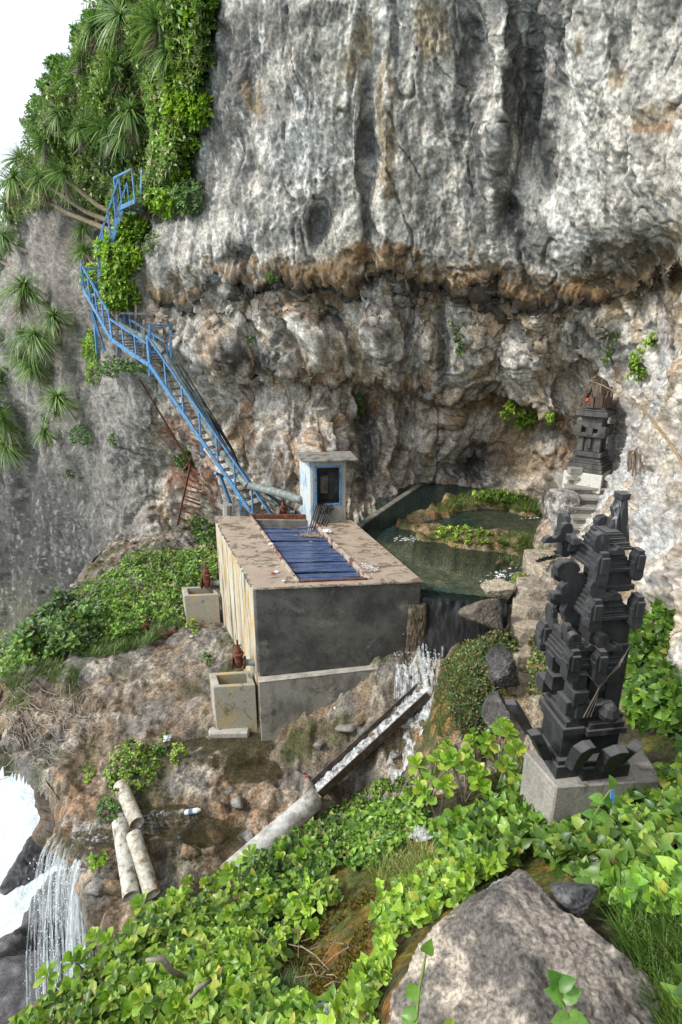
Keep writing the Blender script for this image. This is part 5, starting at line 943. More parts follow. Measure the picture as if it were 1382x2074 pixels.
hp = SB + (-.02, 0, 2.28); MB().tube([hp + (.2, 0, -.2), hp + (.1, 0, -.02), hp + (-.02, 0, .02), hp + (-.13, 0, .12), hp + (-.12, 0, .28), hp + (-.06, 0, .36)], [.12, .11, .10, .08, .06, .02], 8, wob=.15).build('crown_horn', M['brownst'], fs)
for i in range(3): fb('carved_flower', .07, 1.75 + i * .09, 1.83 + i * .09, 'red' if i == 1 else 'brownst', ox=-.1 - .06 * i, oy=-.29)
# platform and steps to the shrine
sts = empty('concrete_steps', atz(1195, 1090, -4.9), 'narrow concrete steps climbing to the dark stone shrine', 'steps')
bot, topp = atz(1215, 1112, -4.95), atY(1192, 968, 13.9); nst = 8
for i in range(nst):
    t = i / (nst - 1); P = bot + (topp - bot) * t; z1 = P[2]; w = .52 - .06 * math.sin(i * 2.1) * .5 + (.18 if i == 0 else 0); d_ = (topp - bot)[:2]; d_ = np.append(d_ / np.linalg.norm(d_), 0); s_ = np.array([d_[1], -d_[0], 0]); c0 = P + s_ * random.uniform(-.04, .04) + (0, .12, 0)
    m = MB(); m.box(c0 + (0, 0, -.03), (s_, d_, Z_), (w, .20, .035), .012); m.build('tread', M['step'], sts, bevel=.012, seg=2)
    m = MB(); m.box(c0 + d_ * .05 + (0, 0, -.5), (s_, d_, Z_), (w - .035, .17, .435), .01); m.build('riser', M['step'], sts, bevel=.01)
MB().box(topp + (.0, .55, -.25), (X_, Y_, Z_), (.50, .38, .20), .03).build('top_platform', M['step'], sts, bevel=.03); MB().box(atY(1165, 955, 13.95) + (0, 0, .03), (X_, Y_, Z_), (.16, .1, .07), .01).build('offering_block', M['step'], sts, bevel=.01)
rock('rock', topp + (.35, .8, -1.15), (.9, .7, .85), 'brown rock mass under the shrine platform', 63, level=5, cols=((.14, .11, .085), (.08, .065, .05), (.05, .045, .04), (.22, .19, .15)))
# natural rock stairway down the bank
rs = empty('rock_stairway', atz(1070, 1260, -6), 'rough rock steps descending from the landing past the black stone gate', 'steps')
for i, (px, py, z, w, dpt) in enumerate([(1120, 1135, -4.93, 1.0, .8), (1095, 1185, -5.13, .85, .5), (1085, 1222, -5.38, .8, .42), (1078, 1262, -5.63, .72, .42), (1060, 1318, -5.95, .6, .42), (1062, 1372, -6.2, .5, .4), (1060, 1428, -6.5, .45, .4), (1056, 1480, -6.72, .42, .4)]):
    P = atz(px, py, z); V, Fq, W_ = rock_shape(P + (0, 0, -.2), np.array([w * .62, dpt * .78, .30]), [((0.03, 0, 1), .72), ((0, 0, -1), 1), ((1, .1, 0), .95), ((-1, .2, 0), .9), ((0, 1, 0), 1), ((.1, -1, .12), .72), ((-.6, -.7, .1), .9)], 5, 80 + i, .045, 50)
    npmesh('rock_step', V, Fq, M['rock'], rs, col=np.clip(rock_col(W_, 80 + i, (.34, .29, .22), (.24, .21, .17), (.13, .12, .10), (.42, .38, .31)), .01, .7))
# sandals
def sandal(P, rz, s=.26):
    t = bpy.data.objects.new('sandal', None); COL.objects.link(t); t.location = tuple(map(float, P)); t.rotation_euler[2] = rz; t.empty_display_size = .05
    m = MB(); pr = [(-.5, -.14), (-.3, -.17), (0, -.13), (.3, -.18), (.48, -.12), (.5, .05), (.35, .19), (0, .14), (-.3, .17), (-.5, .13)]; m.slab([(a_ * s, b_ * s, 0) for a_, b_ in pr], (0, 0, .02)); o = m.build('sole', M['cable'], t, world=False)
    m = MB(); m.tube([(.25 * s, -.15 * s, .02), (.2 * s, 0, .06), (.25 * s, .16 * s, .02)], .012, 5); m.build('strap', M['cable'], t, world=False); m = MB(); m.tube([(-.15 * s, -.14 * s, .02), (-.18 * s, 0, .07), (-.15 * s, .14 * s, .02)], .01, 5); m.build('strap', M['cable'], t, world=False); return t
for px, py, rz, l in [(1096, 1136, .5, 'black sandal at the pool end of the row on the rock landing'), (1105, 1133, .3, 'black sandal second from the pool on the rock landing'), (1113, 1131, .1, 'black sandal third from the pool, turned sideways'), (1121, 1129, .5, 'black sandal in the middle of the row on the landing'), (1136, 1122, -.3, 'black sandal nearest the black stone gate'), (1133, 1117, .2, 'black sandal behind the others on the landing')]:
    P = atz(px, py, -4.73 - .0); tag(sandal(P, rz), l, 'sandal', 'sandals on the landing')
# curved offering pole with dried leaves
pe = empty('offering_pole', atY(1382, 940, 8), 'thin arched bamboo offering pole with dried palm ties leaning over the shrine', 'offering pole')
pp = path([(1440, 1080, 7.2), (1382, 938, 8.2), (1330, 862, 9.2), (1295, 825, 10), (1250, 796, 11), (1215, 778, 12), (1190, 770, 12.8)], 50); MB().tube(pp, list(np.linspace(.028, .006, 50)), 7).build('pole', simple('bamboo', (.27, .19, .11), .3, 12), pe, smooth=True)
for i in range(60):
    k = random.choice([14, 20, 25, 26, 30, 40, 45, 47]); P = np.array(pp[k]); v_ = RNG.normal(0, .06, 3) + (0, 0, -.03); MB().tube([P, P + v_ * .6 + (0, 0, .02), P + v_ * 1.3], .004, 4).build('dry_tie', M['dry'], pe) if i < 40 else None
dl_ = empty('dry_leaf_bundle', atY(1288, 905, 11.0), 'bundle of dried palm leaves hanging by the cliff right of the shrine', 'dried leaves')
for i in range(46):
    P = atY(1290, 902, 10.0); a_ = RNG.normal(0, 1, 3) * (.16, .08, .10); down = random.random() < .4
    q_ = P + (a_ if not down else a_ * .3 + np.array([-.03, 0, -.1])); e_ = P + a_ * (1.6 if not down else .4) + ((0, 0, -.5 * random.random() - .1) if down else (0, 0, 0)); m = MB(); m.bar(q_, e_ + (.01, 0, .01), .02 if not down else .03, .003); m.build('dried_leaf', M['dry'], dl_)
# ------------------------------------------------------------------ vegetation
def leaf_t(kind):
    st = {'broad': ([0, .22, .5, .8, 1], [.02, .10, .20, .24, .07], .25), 'heart': ([0, .07, .28, .58, .84, 1], [.08, .27, .36, .30, .13, .0], .25), 'small': ([0, .5, 1], [.08, .27, .03], .12), 'strap': ([0, .2, .42, .62, .82, 1], [.03, .034, .03, .025, .017, .003], 1.0), 'blade': ([0, .5, 1], [.022, .018, .001], .35)}[kind]
    xs, hw, dr = st; V = []
    for x, w in zip(xs, hw):
        z = -dr * x * x + (.12 * x if kind in ('broad', 'heart') else 0)
        if kind in ('strap', 'blade'): V += [(x * (1 - .12 * dr * x), -w, z), (x * (1 - .12 * dr * x), w, z)]
        else: V += [(x, -w, z + w * .38), (x, 0, z), (x, w, z + w * .38)]
    c = 2 if kind in ('strap', 'blade') else 3; Fq = []
    for i in range(len(xs) - 1):
        for k in range(c - 1): b = i * c + k; Fq.append((b, b + 1, b + c + 1, b + c))
    return np.array(V), np.array(Fq)
LT = {k: leaf_t(k) for k in ('broad', 'heart', 'small', 'strap', 'blade')}
def unit(v): return v / (np.linalg.norm(v, axis=-1, keepdims=True) + 1e-9)
def leaves(kind, pos, d, up, size, col, wid=1.0):
    V0, F0 = LT[kind]; n = len(pos); d = unit(d); s = unit(np.cross(up, d)); u = np.cross(d, s); size = np.broadcast_to(size, (n,))[:, None, None]
    V = pos[:, None] + size * (V0[None, :, :1] * d[:, None] + V0[None, :, 1:2] * wid * s[:, None] + V0[None, :, 2:] * u[:, None])
    Fq = F0[None] + len(V0) * np.arange(n)[:, None, None]; return V.reshape(-1, 3), Fq.reshape(-1, 4), np.repeat(col, len(V0), 0)
def pal(n, cols, w=None, var=.18):
    cols = np.array(cols, float); i = RNG.choice(len(cols), n, p=w); return cols[i] * (1 + RNG.uniform(-var, var, (n, 1)))
def rosettes(kind, cen, axis, nl, size, col_fn, el=(-.1, 1.2), wid=1.0):
    n = len(cen); k = np.arange(nl); az = (k * 2.39996)[None] + RNG.uniform(0, 6.3, (n, 1)) + RNG.normal(0, .2, (n, nl)); e = (el[1] - (el[1] - el[0]) * (1 - (k / max(nl - 1, 1))[None]) ** 1.0) + RNG.normal(0, .12, (n, nl))
    axis = unit(np.broadcast_to(axis, (n, 3)).astype(float)); ref = np.where(np.abs(axis[:, :1]) < .8, np.array([[1., 0, 0]]), np.array([[0, 1., 0]])); a = unit(np.cross(axis, ref)); b = np.cross(axis, a)
    rad = a[:, None] * np.cos(az)[..., None] + b[:, None] * np.sin(az)[..., None]; d = rad * np.cos(e)[..., None] + axis[:, None] * np.sin(e)[..., None]; up = axis[:, None] * np.cos(e)[..., None] - rad * np.sin(e)[..., None]
    sz = np.broadcast_to(np.asarray(size).reshape(-1, 1) if np.ndim(size) else np.full((n, 1), size), (n, 1)) * RNG.uniform(.7, 1.15, (n, nl)) * (1.05 - .35 * (k / nl)[None])
    pos = np.repeat(cen[:, None], nl, 1) + axis[:, None] * (k / nl * .15)[None, :, None] * sz[..., None]
    return leaves(kind, pos.reshape(-1, 3), d.reshape(-1, 3), up.reshape(-1, 3), sz.ravel(), col_fn(n * nl), wid)
def cat(parts):
    V, Fq, Cc, b = [], [], [], 0
    for v, f_, c_ in parts: V.append(v); Fq.append(f_ + b); Cc.append(c_); b += len(v)
    return np.concatenate(V), np.concatenate(Fq), np.concatenate(Cc)
def sample_px(poly, n):
    P = np.array(poly, float); out = np.zeros((0, 2))
    while len(out) < n:
        q_ = RNG.uniform(P.min(0), P.max(0), (n * 2, 2)); out = np.concatenate([out, q_[inside(poly, q_[:, 0], q_[:, 1])]])
    return out[:n]
def tri(name, V, Fq, c_, mat, label=None, cat_=None, kind=None, parent=None, group=None): return tag(npmesh(name, V, Fq, mat, parent, col=np.clip(c_, .005, .7), smooth=True), label, cat_, group, kind)
GREEN = [(.11, .22, .035), (.15, .29, .04), (.21, .37, .05), (.30, .43, .07), (.07, .15, .03)]
MID = [(.07, .15, .03), (.10, .20, .035), (.14, .26, .045), (.045, .10, .022)]
BRIGHT = [(.19, .32, .035), (.27, .43, .045), (.34, .49, .06), (.12, .22, .03)]
DARK = [(.025, .06, .018), (.04, .085, .022), (.055, .11, .028), (.08, .12, .03)]
DRY = [(.22, .18, .13), (.15, .12, .085), (.30, .25, .18)]
NEAR_BOULDER = lambda P: (np.hypot(P[:, 0] - BC[0], P[:, 1] - BC[1]) > .45)
def cover(name, poly, n, size, cols, kind='heart', nl=4, h=(.03, .22), t0=1.2, el=(-.2, 1.0), slopebias=.35, clump=True):
    px = sample_px(poly, n); P, t = hit(px[:, 0], px[:, 1], t0); ok = t > 0; P = P[ok]
    P = P[NEAR_BOULDER(P)]
    if clump:
        cl_ = fbm(P, (1.6, 1.6, 1.6), 3, len(name)); P = P[cl_ > RNG.uniform(-.9, .15, len(P))]
    hh = RNG.uniform(h[0], h[1], len(P)) * (1 + .6 * fbm(P, (1.1, 1.1, 1.1), 2, 7)); C_ = P + np.stack([RNG.normal(0, .03, len(P)), RNG.normal(0, .03, len(P)), hh], -1)
    ax_v = unit(np.stack([RNG.normal(0, .35, len(P)) - .15, RNG.normal(0, .35, len(P)) - slopebias, np.ones(len(P))], -1)); tone = np.repeat((1 + .5 * fbm(P, (1.6, 1.6, 1.6), 3, 17)) * RNG.uniform(.7, 1.15, len(P)), nl)[:, None]
    cols = list(cols) * 9 + [(.38, .40, .07), (.22, .17, .07)]
    return rosettes(kind, C_, ax_v, nl, RNG.uniform(size[0], size[1], len(P)), lambda m_: pal(m_, cols) * tone, el)
def grass(poly, n, h, cols, t0=1.2, lean=.5, w=1.0):
    px = sample_px(poly, n); P, t = hit(px[:, 0], px[:, 1], t0); P = P[t > 0]; P = P[NEAR_BOULDER(P)]; m_ = len(P); a_ = RNG.uniform(0, 6.3, m_); d = np.stack([np.cos(a_) * lean, np.sin(a_) * lean, np.ones(m_)], -1) * 1.0 + RNG.normal(0, .2, (m_, 3)); up = np.stack([-np.cos(a_), -np.sin(a_), np.full(m_, .6)], -1)
    return leaves('blade', P - (0, 0, .01), d, -up * -1, RNG.uniform(h[0], h[1], m_), pal(m_, cols, var=.3), w)
# ---- foreground carpet
G1 = [(480, 1800), (560, 1740), (640, 1660), (760, 1590), (860, 1575), (870, 1660), (800, 1740), (720, 1770), (700, 1720), (650, 1790), (560, 1830)]
tri('ground_cover', *cat([cover('a', G1, 1700, (.055, .085), GREEN, 'heart', 5, (.02, .16)), cover('a2', [(500, 1800), (600, 1730), (640, 1800), (560, 1860)], 200, (.06, .09), MID, 'heart', 5)]), M['leaf'], kind='stuff')
G3 = [(880, 1680), (1060, 1600), (1130, 1640), (1382, 1590), (1500, 1560), (1500, 1900), (1382, 1870), (1230, 1850), (1160, 1790), (1070, 1735), (960, 1790), (880, 1760)]
tri('ground_cover', *cat([cover('b', G3, 1500, (.075, .125), GREEN, 'heart', 4, (.03, .2)), cover('b2', [(1130, 1660), (1340, 1610), (1382, 1700), (1250, 1760), (1150, 1720)], 110, (.08, .13), MID, 'heart', 4, (.03, .12))]), M['leaf'], kind='stuff')
G4 = [(880, 1770), (960, 1780), (1050, 1740), (930, 1830), (800, 1900), (770, 2000), (740, 2120), (660, 2130), (700, 2040), (770, 1960), (760, 1870), (800, 1800)]
tri('ground_cover', *cat([cover('c', G4, 900, (.055, .10), BRIGHT, 'heart', 4, (.02, .17))]), M['leaf'], kind='stuff')
G5 = [(40, 2120), (140, 2040), (250, 1940), (330, 1870), (480, 1830), (640, 1800), (690, 1830), (620, 1880), (560, 1960), (540, 2030), (640, 2060), (640, 2200), (-40, 2200)]
tri('ground_cover', *cat([cover('d', G5, 2000, (.05, .095), BRIGHT + [(.3, .42, .06)], 'heart', 4, (.02, .22)), cover('d2', G5, 500, (.06, .1), GREEN, 'broad', 5, (.05, .25))]), M['leaf'], kind='stuff')
tri('ground_cover', *cat([cover('z', [(1390, 1300), (2300, 1300), (2500, 2300), (1390, 2100)], 900, (.10, .17), GREEN, 'small', 4, (.03, .25)), cover('z2', [(-300, 2100), (1300, 2100), (1300, 2900), (-300, 2900)], 600, (.08, .12), BRIGHT, 'small', 4, (.03, .2))]), M['leaf'], kind='stuff')
G2 = [(1265, 1290), (1400, 1270), (1500, 1300), (1500, 1560), (1400, 1520), (1265, 1480)]
tri('ground_cover', *cat([cover('e', G2, 1500, (.10, .16), GREEN[:3] + MID[:2], 'heart', 5, (.05, .4), 3, slopebias=.6, clump=False)]), M['leaf'], kind='stuff')
# weeds on the far shelf
G7 = [(-30, 1320), (60, 1270), (150, 1215), (290, 1120), (360, 1128), (440, 1105), (436, 1195), (380, 1200), (378, 1262), (300, 1275), (240, 1300), (170, 1322), (60, 1350), (-30, 1390)]
tri('shelf_weeds', *cat([cover('f', G7, 2400, (.09, .17), GREEN[1:4] + MID[1:3], 'small', 4, (.05, .28), 8, slopebias=.5, clump=False), cover('f2', [(40, 1330), (60, 1270), (150, 1220), (220, 1240), (200, 1310), (120, 1340)], 350, (.16, .26), MID, 'broad', 6, (.15, .5), 8, slopebias=.5, clump=False), cover('f3', [(385, 1080), (436, 1080), (436, 1110), (395, 1110)], 120, (.1, .16), MID, 'heart', 4, (.1, .6), 8, clump=False)]), M['leaf'], kind='stuff')
tri('shelf_grass', *cat([grass([(190, 1290), (300, 1262), (380, 1262), (300, 1310), (200, 1335), (150, 1330)], 3200, (.12, .38), [(.11, .2, .03), (.16, .24, .05), (.07, .14, .03)], 8), grass([(60, 1330), (130, 1325), (120, 1390), (70, 1370)], 900, (.1, .3), [(.1, .17, .03), (.15, .2, .05)], 8), grass([(20, 1405), (60, 1400), (60, 1440), (0, 1440)], 700, (.05, .16), [(.14, .22, .03)], 8), grass([(110, 1350), (170, 1345), (160, 1390), (100, 1385)], 700, (.05, .2), [(.12, .2, .03)], 8), grass([(0, 1350), (60, 1345), (60, 1400), (0, 1400)], 700, (.1, .3), [(.12, .2, .03), (.09, .15, .03)], 8), grass([(560, 1520), (640, 1515), (640, 1545), (570, 1545)], 600, (.04, .12), [(.08, .12, .03)], 6),
     grass([(380, 1480), (450, 1470), (440, 1500), (390, 1500)], 200, (.04, .1), [(.12, .2, .03)], 6), grass([(400, 1320), (420, 1310), (425, 1340), (395, 1345)], 100, (.05, .1), [(.12, .2, .03)], 6)]), M['strap'], kind='stuff')
tri('island_grass', *cat([grass([(930, 1005), (1000, 990), (1095, 1010), (1090, 1045), (1000, 1030), (900, 1030)], 4200, (.06, .28), [(.10, .19, .03), (.15, .23, .04), (.06, .12, .025)], 8), grass([(870, 1072), (960, 1075), (1000, 1085), (1105, 1075), (1105, 1130), (1040, 1155), (960, 1110), (870, 1100)], 4200, (.05, .22), [(.10, .18, .03), (.15, .22, .04), (.05, .1, .02)], 8), cover('g', [(875, 1075), (1000, 1080), (990, 1110), (890, 1105)], 120, (.06, .12), BRIGHT, 'heart', 5, (.03, .15), 8), cover('g2', [(950, 1000), (1060, 1000), (1060, 1020), (960, 1020)], 70, (.07, .12), BRIGHT, 'heart', 5, (.03, .2), 8)]), M['strap'], kind='stuff')
tri('bank_grass', *cat([grass([(870, 1390), (960, 1330), (960, 1480), (890, 1500)], 3000, (.08, .25), [(.10, .16, .03), (.14, .2, .04), (.18, .16, .06)], 6), grass([(1010, 1175), (1055, 1160), (1050, 1190), (1010, 1200)], 250, (.05, .12), [(.12, .2, .03)], 6), grass([(760, 1770), (860, 1730), (890, 1770), (860, 1830), (760, 1830)], 1500, (.08, .26), [(.22, .26, .06), (.15, .22, .04), (.3, .28, .1)]), grass([(1020, 1560), (1065, 1560), (1070, 1640), (1010, 1640)], 1200, (.12, .35), [(.12, .13, .05), (.09, .13, .03)]), grass([(1230, 1850), (1382, 1790), (1500, 1800), (1500, 2300), (1260, 2300), (1290, 2000)], 11000, (.07, .24), [(.06, .13, .02), (.09, .18, .03), (.14, .2, .04)], .5), grass([(555, 1990), (610, 1980), (620, 2020), (570, 2030)], 500, (.05, .14), [(.10, .17, .05)])]), M['strap'], kind='stuff')
# vines over the bank beside the weir and by the stairs
tri('bank_vine', *cat([cover('h', [(960, 1292), (1010, 1290), (1040, 1320), (1010, 1400), (1000, 1490), (930, 1500), (900, 1420), (900, 1350)], 1500, (.05, .085), [(.06, .12, .04), (.09, .16, .05), (.13, .2, .06), (.2, .16, .06)], 'small', 4, (.0, .12), 6, slopebias=.9, clump=False), cover('h2', [(1075, 1300), (1130, 1290), (1130, 1420), (1070, 1420)], 520, (.05, .08), [(.09, .14, .05), (.12, .18, .06), (.22, .16, .07)], 'heart', 4, (.05, .5), 6, slopebias=1, clump=False), cover('h3', [(1040, 1270), (1060, 1265), (1050, 1330), (1020, 1300)], 60, (.06, .09), MID, 'heart', 4, (.0, .15), 6)]), M['leaf'], kind='stuff')
# moss cushions in the ravine
m_px = sample_px([(560, 1960), (640, 1860), (740, 1760), (800, 1740), (760, 1840), (740, 1950), (620, 2060), (560, 2050)], 1500); Pm_, _ = hit(m_px[:, 0], m_px[:, 1]); Pm_ = Pm_[fbm(Pm_, (3, 3, 3), 3, 71) > -.05]
tri('moss', *rosettes('small', Pm_ + (0, 0, .01), (0, -.3, 1), 7, .03, lambda n_: pal(n_, [(.10, .11, .012), (.16, .12, .015), (.2, .09, .02), (.07, .09, .015)], var=.3), (.2, 1.3)), M['leaf'], kind='stuff')
# loose clumps as plants of their own
def clump(name, px, py, r, n, size, cols, label, kind='heart', nl=5, t0=6, hgt=.35, cat_='bush', group=None):
    P = hit1(px, py, t0); t = empty(name, P, label, cat_, group); a_ = RNG.uniform(0, 6.3, n); q_ = np.sqrt(RNG.random(n)); x = P[0] + np.cos(a_) * q_ * r; y = P[1] + np.sin(a_) * q_ * r; C_ = np.stack([x, y, hz(x, y) + RNG.uniform(.15, 1, n) * hgt * (1 - .6 * q_)], -1)
    ax_v = unit(np.stack([np.cos(a_) * q_ * .8, np.sin(a_) * q_ * .8 - .3, np.ones(n)], -1)); V, Fq, c_ = rosettes(kind, C_, ax_v, nl, size, lambda m_: pal(m_, cols), (-.2, 1.0)); tri('foliage', V, Fq, c_, M['leaf'], parent=t)
    m = MB()
    for i in range(6): e_ = C_[i * 3 % n]; m.tube([P, (P + e_) / 2 + (0, 0, .03), e_], .008, 4)
    m.build('stem', M['stem'], t); return t
for a_ in [('bush', 268, 1560, .55, 130, .085, BRIGHT + MID[:1], 'round green bush over the upper old pipe on the rocky shelf'), ('bush', 225, 1640, .25, 30, .08, MID, 'low green plant left of the old pipes'), ('bush', 330, 1522, .2, 22, .08, MID, 'small green plant right of the round bush on the shelf'), ('bush', 363, 1528, .16, 18, .08, BRIGHT, 'tiny plant between the round bush and the puddle'), ('bush', 180, 1570, .15, 14, .07, BRIGHT, 'little green sprout left of the round bush'), ('bush', 200, 1750, .14, 8, .12, BRIGHT, 'bright seedling on the rock between waterfall and old pipes'),
           ('bush', 420, 1345, .15, 14, .08, MID, 'small weed on the bare rock beside the near valve box'), ('bush', 390, 1275, .2, 20, .09, BRIGHT, 'green weed at the foot of the far valve box'), ('bush', 410, 1275 - 45, .2, 16, .1, BRIGHT, 'weed between the far valve box and the tank wall'), ('bush', 545, 1460, .1, 8, .07, BRIGHT, 'sprig of green at the tank corner'), ('bush', 1155, 1065, .3, 60, .11, MID, 'leafy green plant in the hollow beside the shrine steps'), ('bush', 1045, 1185, .2, 24, .07, BRIGHT, 'green tuft on the bank rock beside the stairs'), ('bush', 1215, 1240, .3, 40, .08, MID, 'weeds seen between the curls of the black gate')]: clump(*a_)
# naupaka bushes, every leaf its own part
LM = []
for k in range(4):
    V0, F0 = LT['broad']; V = V0.copy(); V[:, 1] *= 1.15 + .1 * k; V[:, 2] += .05 * k * V[:, 0] ** 2 - .05 * np.sin(V[:, 0] * 9 + k) * np.abs(V[:, 1]); me = bpy.data.meshes.new('leaf'); me.from_pydata([tuple(v) for v in V], [], [tuple(int(i) for i in f_) for f_ in F0]); me.polygons.foreach_set('use_smooth', [True] * len(F0)); me.materials.append(M['bigleaf']); LM.append(me)
from mathutils import Matrix
def naupaka(px, py, n, size, label, t0=1.2, spread=.26, hgt=.3):
    P = hit1(px, py, t0); t = empty('naupaka_bush', P, label, 'bush', 'bright green broad leaved bushes on the near slope'); m = MB()
    for r_ in range(n):
        a_ = r_ * 2.4 + random.random(); q_ = math.sqrt((r_ + .3) / n) * spread; hh = hgt * random.uniform(.5, 1.1) * (1 - .4 * (r_ / n)); tip = np.array([math.cos(a_) * q_, math.sin(a_) * q_, hh]); m.tube([(0, 0, -.05), tip * .5 + (0, 0, .03), tip], .011, 5)
        ax_v = Vector((math.cos(a_) * .5 * q_ / spread, math.sin(a_) * .5 * q_ / spread - .35, 1)).normalized(); rotq = ax_v.to_track_quat('Z', 'Y').to_matrix().to_4x4(); nl = 13
        for k in range(nl):
            el_ = 1.25 - 1.35 * ((nl - 1 - k) / nl) + random.gauss(0, .1); sz_ = size * random.uniform(.8, 1.1) * (1.05 - .5 * k / nl); o = bpy.data.objects.new('leaf', random.choice(LM)); COL.objects.link(o); o.parent = t
            o.matrix_local = Matrix.Translation(Vector(tip) + ax_v * .02 * k * size / .1 * .3) @ rotq @ Matrix.Rotation(k * 2.39996 + random.gauss(0, .15), 4, 'Z') @ Matrix.Rotation(-el_, 4, 'Y') @ Matrix.Rotation(random.gauss(0, .25), 4, 'X') @ Matrix.Scale(sz_, 4)
    m.build('stem', M['stem'], t, world=False)
nk = [(905, 1570, 4, .17, 'broad leaved bush nearest the cascade, left of the gate pedestal'), (965, 1545, 5, .17, 'tallest broad leaved bush left of the gate pedestal'), (1010, 1560, 4, .16, 'broad leaved bush right beside the gate pedestal'), (870, 1620, 4, .16, 'broad leaved bush hanging towards the steel channel'), (940, 1625, 4, .17, 'broad leaved bush above the little trickle'), (890, 1665, 3, .15, 'low broad leaved bush just above the trickle'), (1000, 1625, 3, .15, 'low broad leaved bush beside the dry grass'),
      (600, 1755, 4, .14, 'broad leaved bush over the white pipe mouth'), (560, 1770, 4, .14, 'broad leaved bush just below the white pipe'), (500, 1780, 4, .14, 'broad leaved bush hiding the lower end of the white pipe'), (430, 1790, 4, .15, 'broad leaved bush left of the white pipe'), (370, 1800, 4, .15, 'broad leaved bush behind the mouths of the old pipes'), (320, 1850, 3, .14, 'broad leaved bush under the right old pipe'), (600, 1835, 3, .13, 'broad leaved bush beside the mossy ravine'), (530, 1850, 4, .13, 'broad leaved bush in the middle of the near slope'), (450, 1870, 3, .13, 'broad leaved bush above the driftwood stick'), (260, 1910, 4, .13, 'broad leaved bush at the slope edge near the waterfall'), (190, 1970, 4, .13, 'broad leaved bush above the surf rocks'), (130, 2020, 4, .12, 'broad leaved bush near the bottom left corner'), (270, 2000, 4, .12, 'broad leaved bush left of the forked driftwood'), (210, 2060, 4, .12, 'broad leaved bush at the bottom edge, left of centre'), (340, 2060, 4, .12, 'broad leaved bush at the bottom edge under the driftwood'), (470, 2060, 3, .11, 'broad leaved bush at the bottom edge near the trickle')]
for px, py, n, s_, l in nk: naupaka(px, py + (0 if px > 840 else 25), n, s_ * .92, l, hgt=.46 if px > 840 else (.16 if py < 1950 else .26))
# sprigs with single leaves
def sprig(pts, lv, size, label, mat='leaf'):
    P = [np.array(p) for p in pts]; t = empty('vine_sprig', P[0], label, 'vine'); MB().tube(P, [.006] * (len(P) - 1) + [.003], 5).build('stem', M['stem'] if mat != 'leaf' else simple('green_stem_%d' % len(bpy.data.materials), (.14, .2, .05), .2, 20), t)
    for i, (k, dx, dy_, dz) in enumerate(lv):
        c_ = pal(1, [(.10, .24, .04), (.15, .3, .05)]); v, f_, cc2 = leaves('heart', np.array([P[k]]), np.array([[dx, dy_, dz]], float), np.array([[0, -.5, .8]]), size * random.uniform(.8, 1.15), c_, 1.05); npmesh('leaf', v, f_, M['leaf'], t, col=cc2)
sprig([atd(1165, 2110, 1.95), atd(1150, 2060, 1.97), atd(1138, 2020, 1.98), atd(1128, 1995, 1.98)], [(1, .9, -.2, -.1), (1, -.8, -.2, 0), (2, .7, 0, .4), (2, -.6, -.1, .5), (3, -.3, 0, .6), (3, .5, -.1, .4)], .075, 'sprig of four green leaves in front of the big boulder')
sprig([atd(842, 2110, 2.0), atd(845, 2050, 2.02), atd(850, 2000, 2.05), atd(858, 1960, 2.1), atd(863, 1930, 2.15)], [(1, -.8, 0, -.2), (1, -.6, 0, -.6), (2, -.4, 0, -.5), (4, .2, 0, .8)], .07, 'thin vine climbing the left side of the big boulder')
sprig([atd(1195, 1680, 3.6), atd(1205, 1650, 3.6), atd(1222, 1620, 3.6), atd(1240, 1595, 3.6)], [(1, -.8, 0, .1), (1, .8, 0, -.1), (2, -.8, 0, .2), (3, -.2, 0, .8), (2, .7, 0, -.5)], .10, 'upright leafy vine in front of the grey pedestal')
MB().bar(atd(1240, 1600, 4.25), atd(1241, 1625, 4.25), .03, .01).build('blue_strip', M['blue']); tag(bpy.data.objects['blue_strip'], 'small blue plastic strip caught in the vine at the pedestal', 'plastic strip')
for pts, r, l in [([(296, 1945, 3.6), (330, 1942, 3.6), (345, 1965, 3.65), (372, 1978, 3.7)], [.012, .02, .018, .012], 'weathered forked driftwood branch poking out of the near leaves'), ([(385, 2022, 3.5), (405, 2000, 3.5), (428, 1985, 3.55)], [.012, .016, .01], 'short pale driftwood stick standing in the near leaves')]:
    tag(MB().tube([atd(a_, b_, c_ - .12) for a_, b_, c_ in pts], r, 7, wob=.15).build('driftwood', M['wood'], smooth=True), l, 'driftwood')
m = MB()
for i in range(32): q_ = sample_px([(600, 1880), (700, 1900), (760, 1960), (660, 2010), (580, 1980)], 1)[0]; P = hit1(*q_); d = RNG.normal(0, 1, 3) * (1, .6, .25); d = d / np.linalg.norm(d) * random.uniform(.1, .4); m.tube([P, P + d * .5 + (0, 0, .04), P + d + (0, 0, .01)], .0035, 4)
tag(m.build('dry_twigs', M['dry']), kind='stuff')
m = MB()
for i in range(170):
    q_ = sample_px([(0, 1420), (80, 1400), (200, 1440), (210, 1500), (120, 1560), (20, 1540), (0, 1500)], 1)[0]; P = hit1(*q_, 6); a_ = random.gauss(2.4, .6); L = random.uniform(.2, .9); d = np.array([math.cos(a_), math.sin(a_), 0]) * L; pts = []
    for t_ in (0, .33, .66, 1): x = P + d * t_ + RNG.normal(0, .04, 3); x[2] = max(float(hz(x[0], x[1])), P[2] - .35) + random.uniform(.0, .05); pts.append(x)
    m.tube(pts, .008, 4)
tag(m.build('dry_roots', simple('bleached_roots', (.27, .24, .20), .3, 20)), kind='stuff')
# ---- cliff plants
def up_of(px, py): n_ = cliffN(px, py); return n_
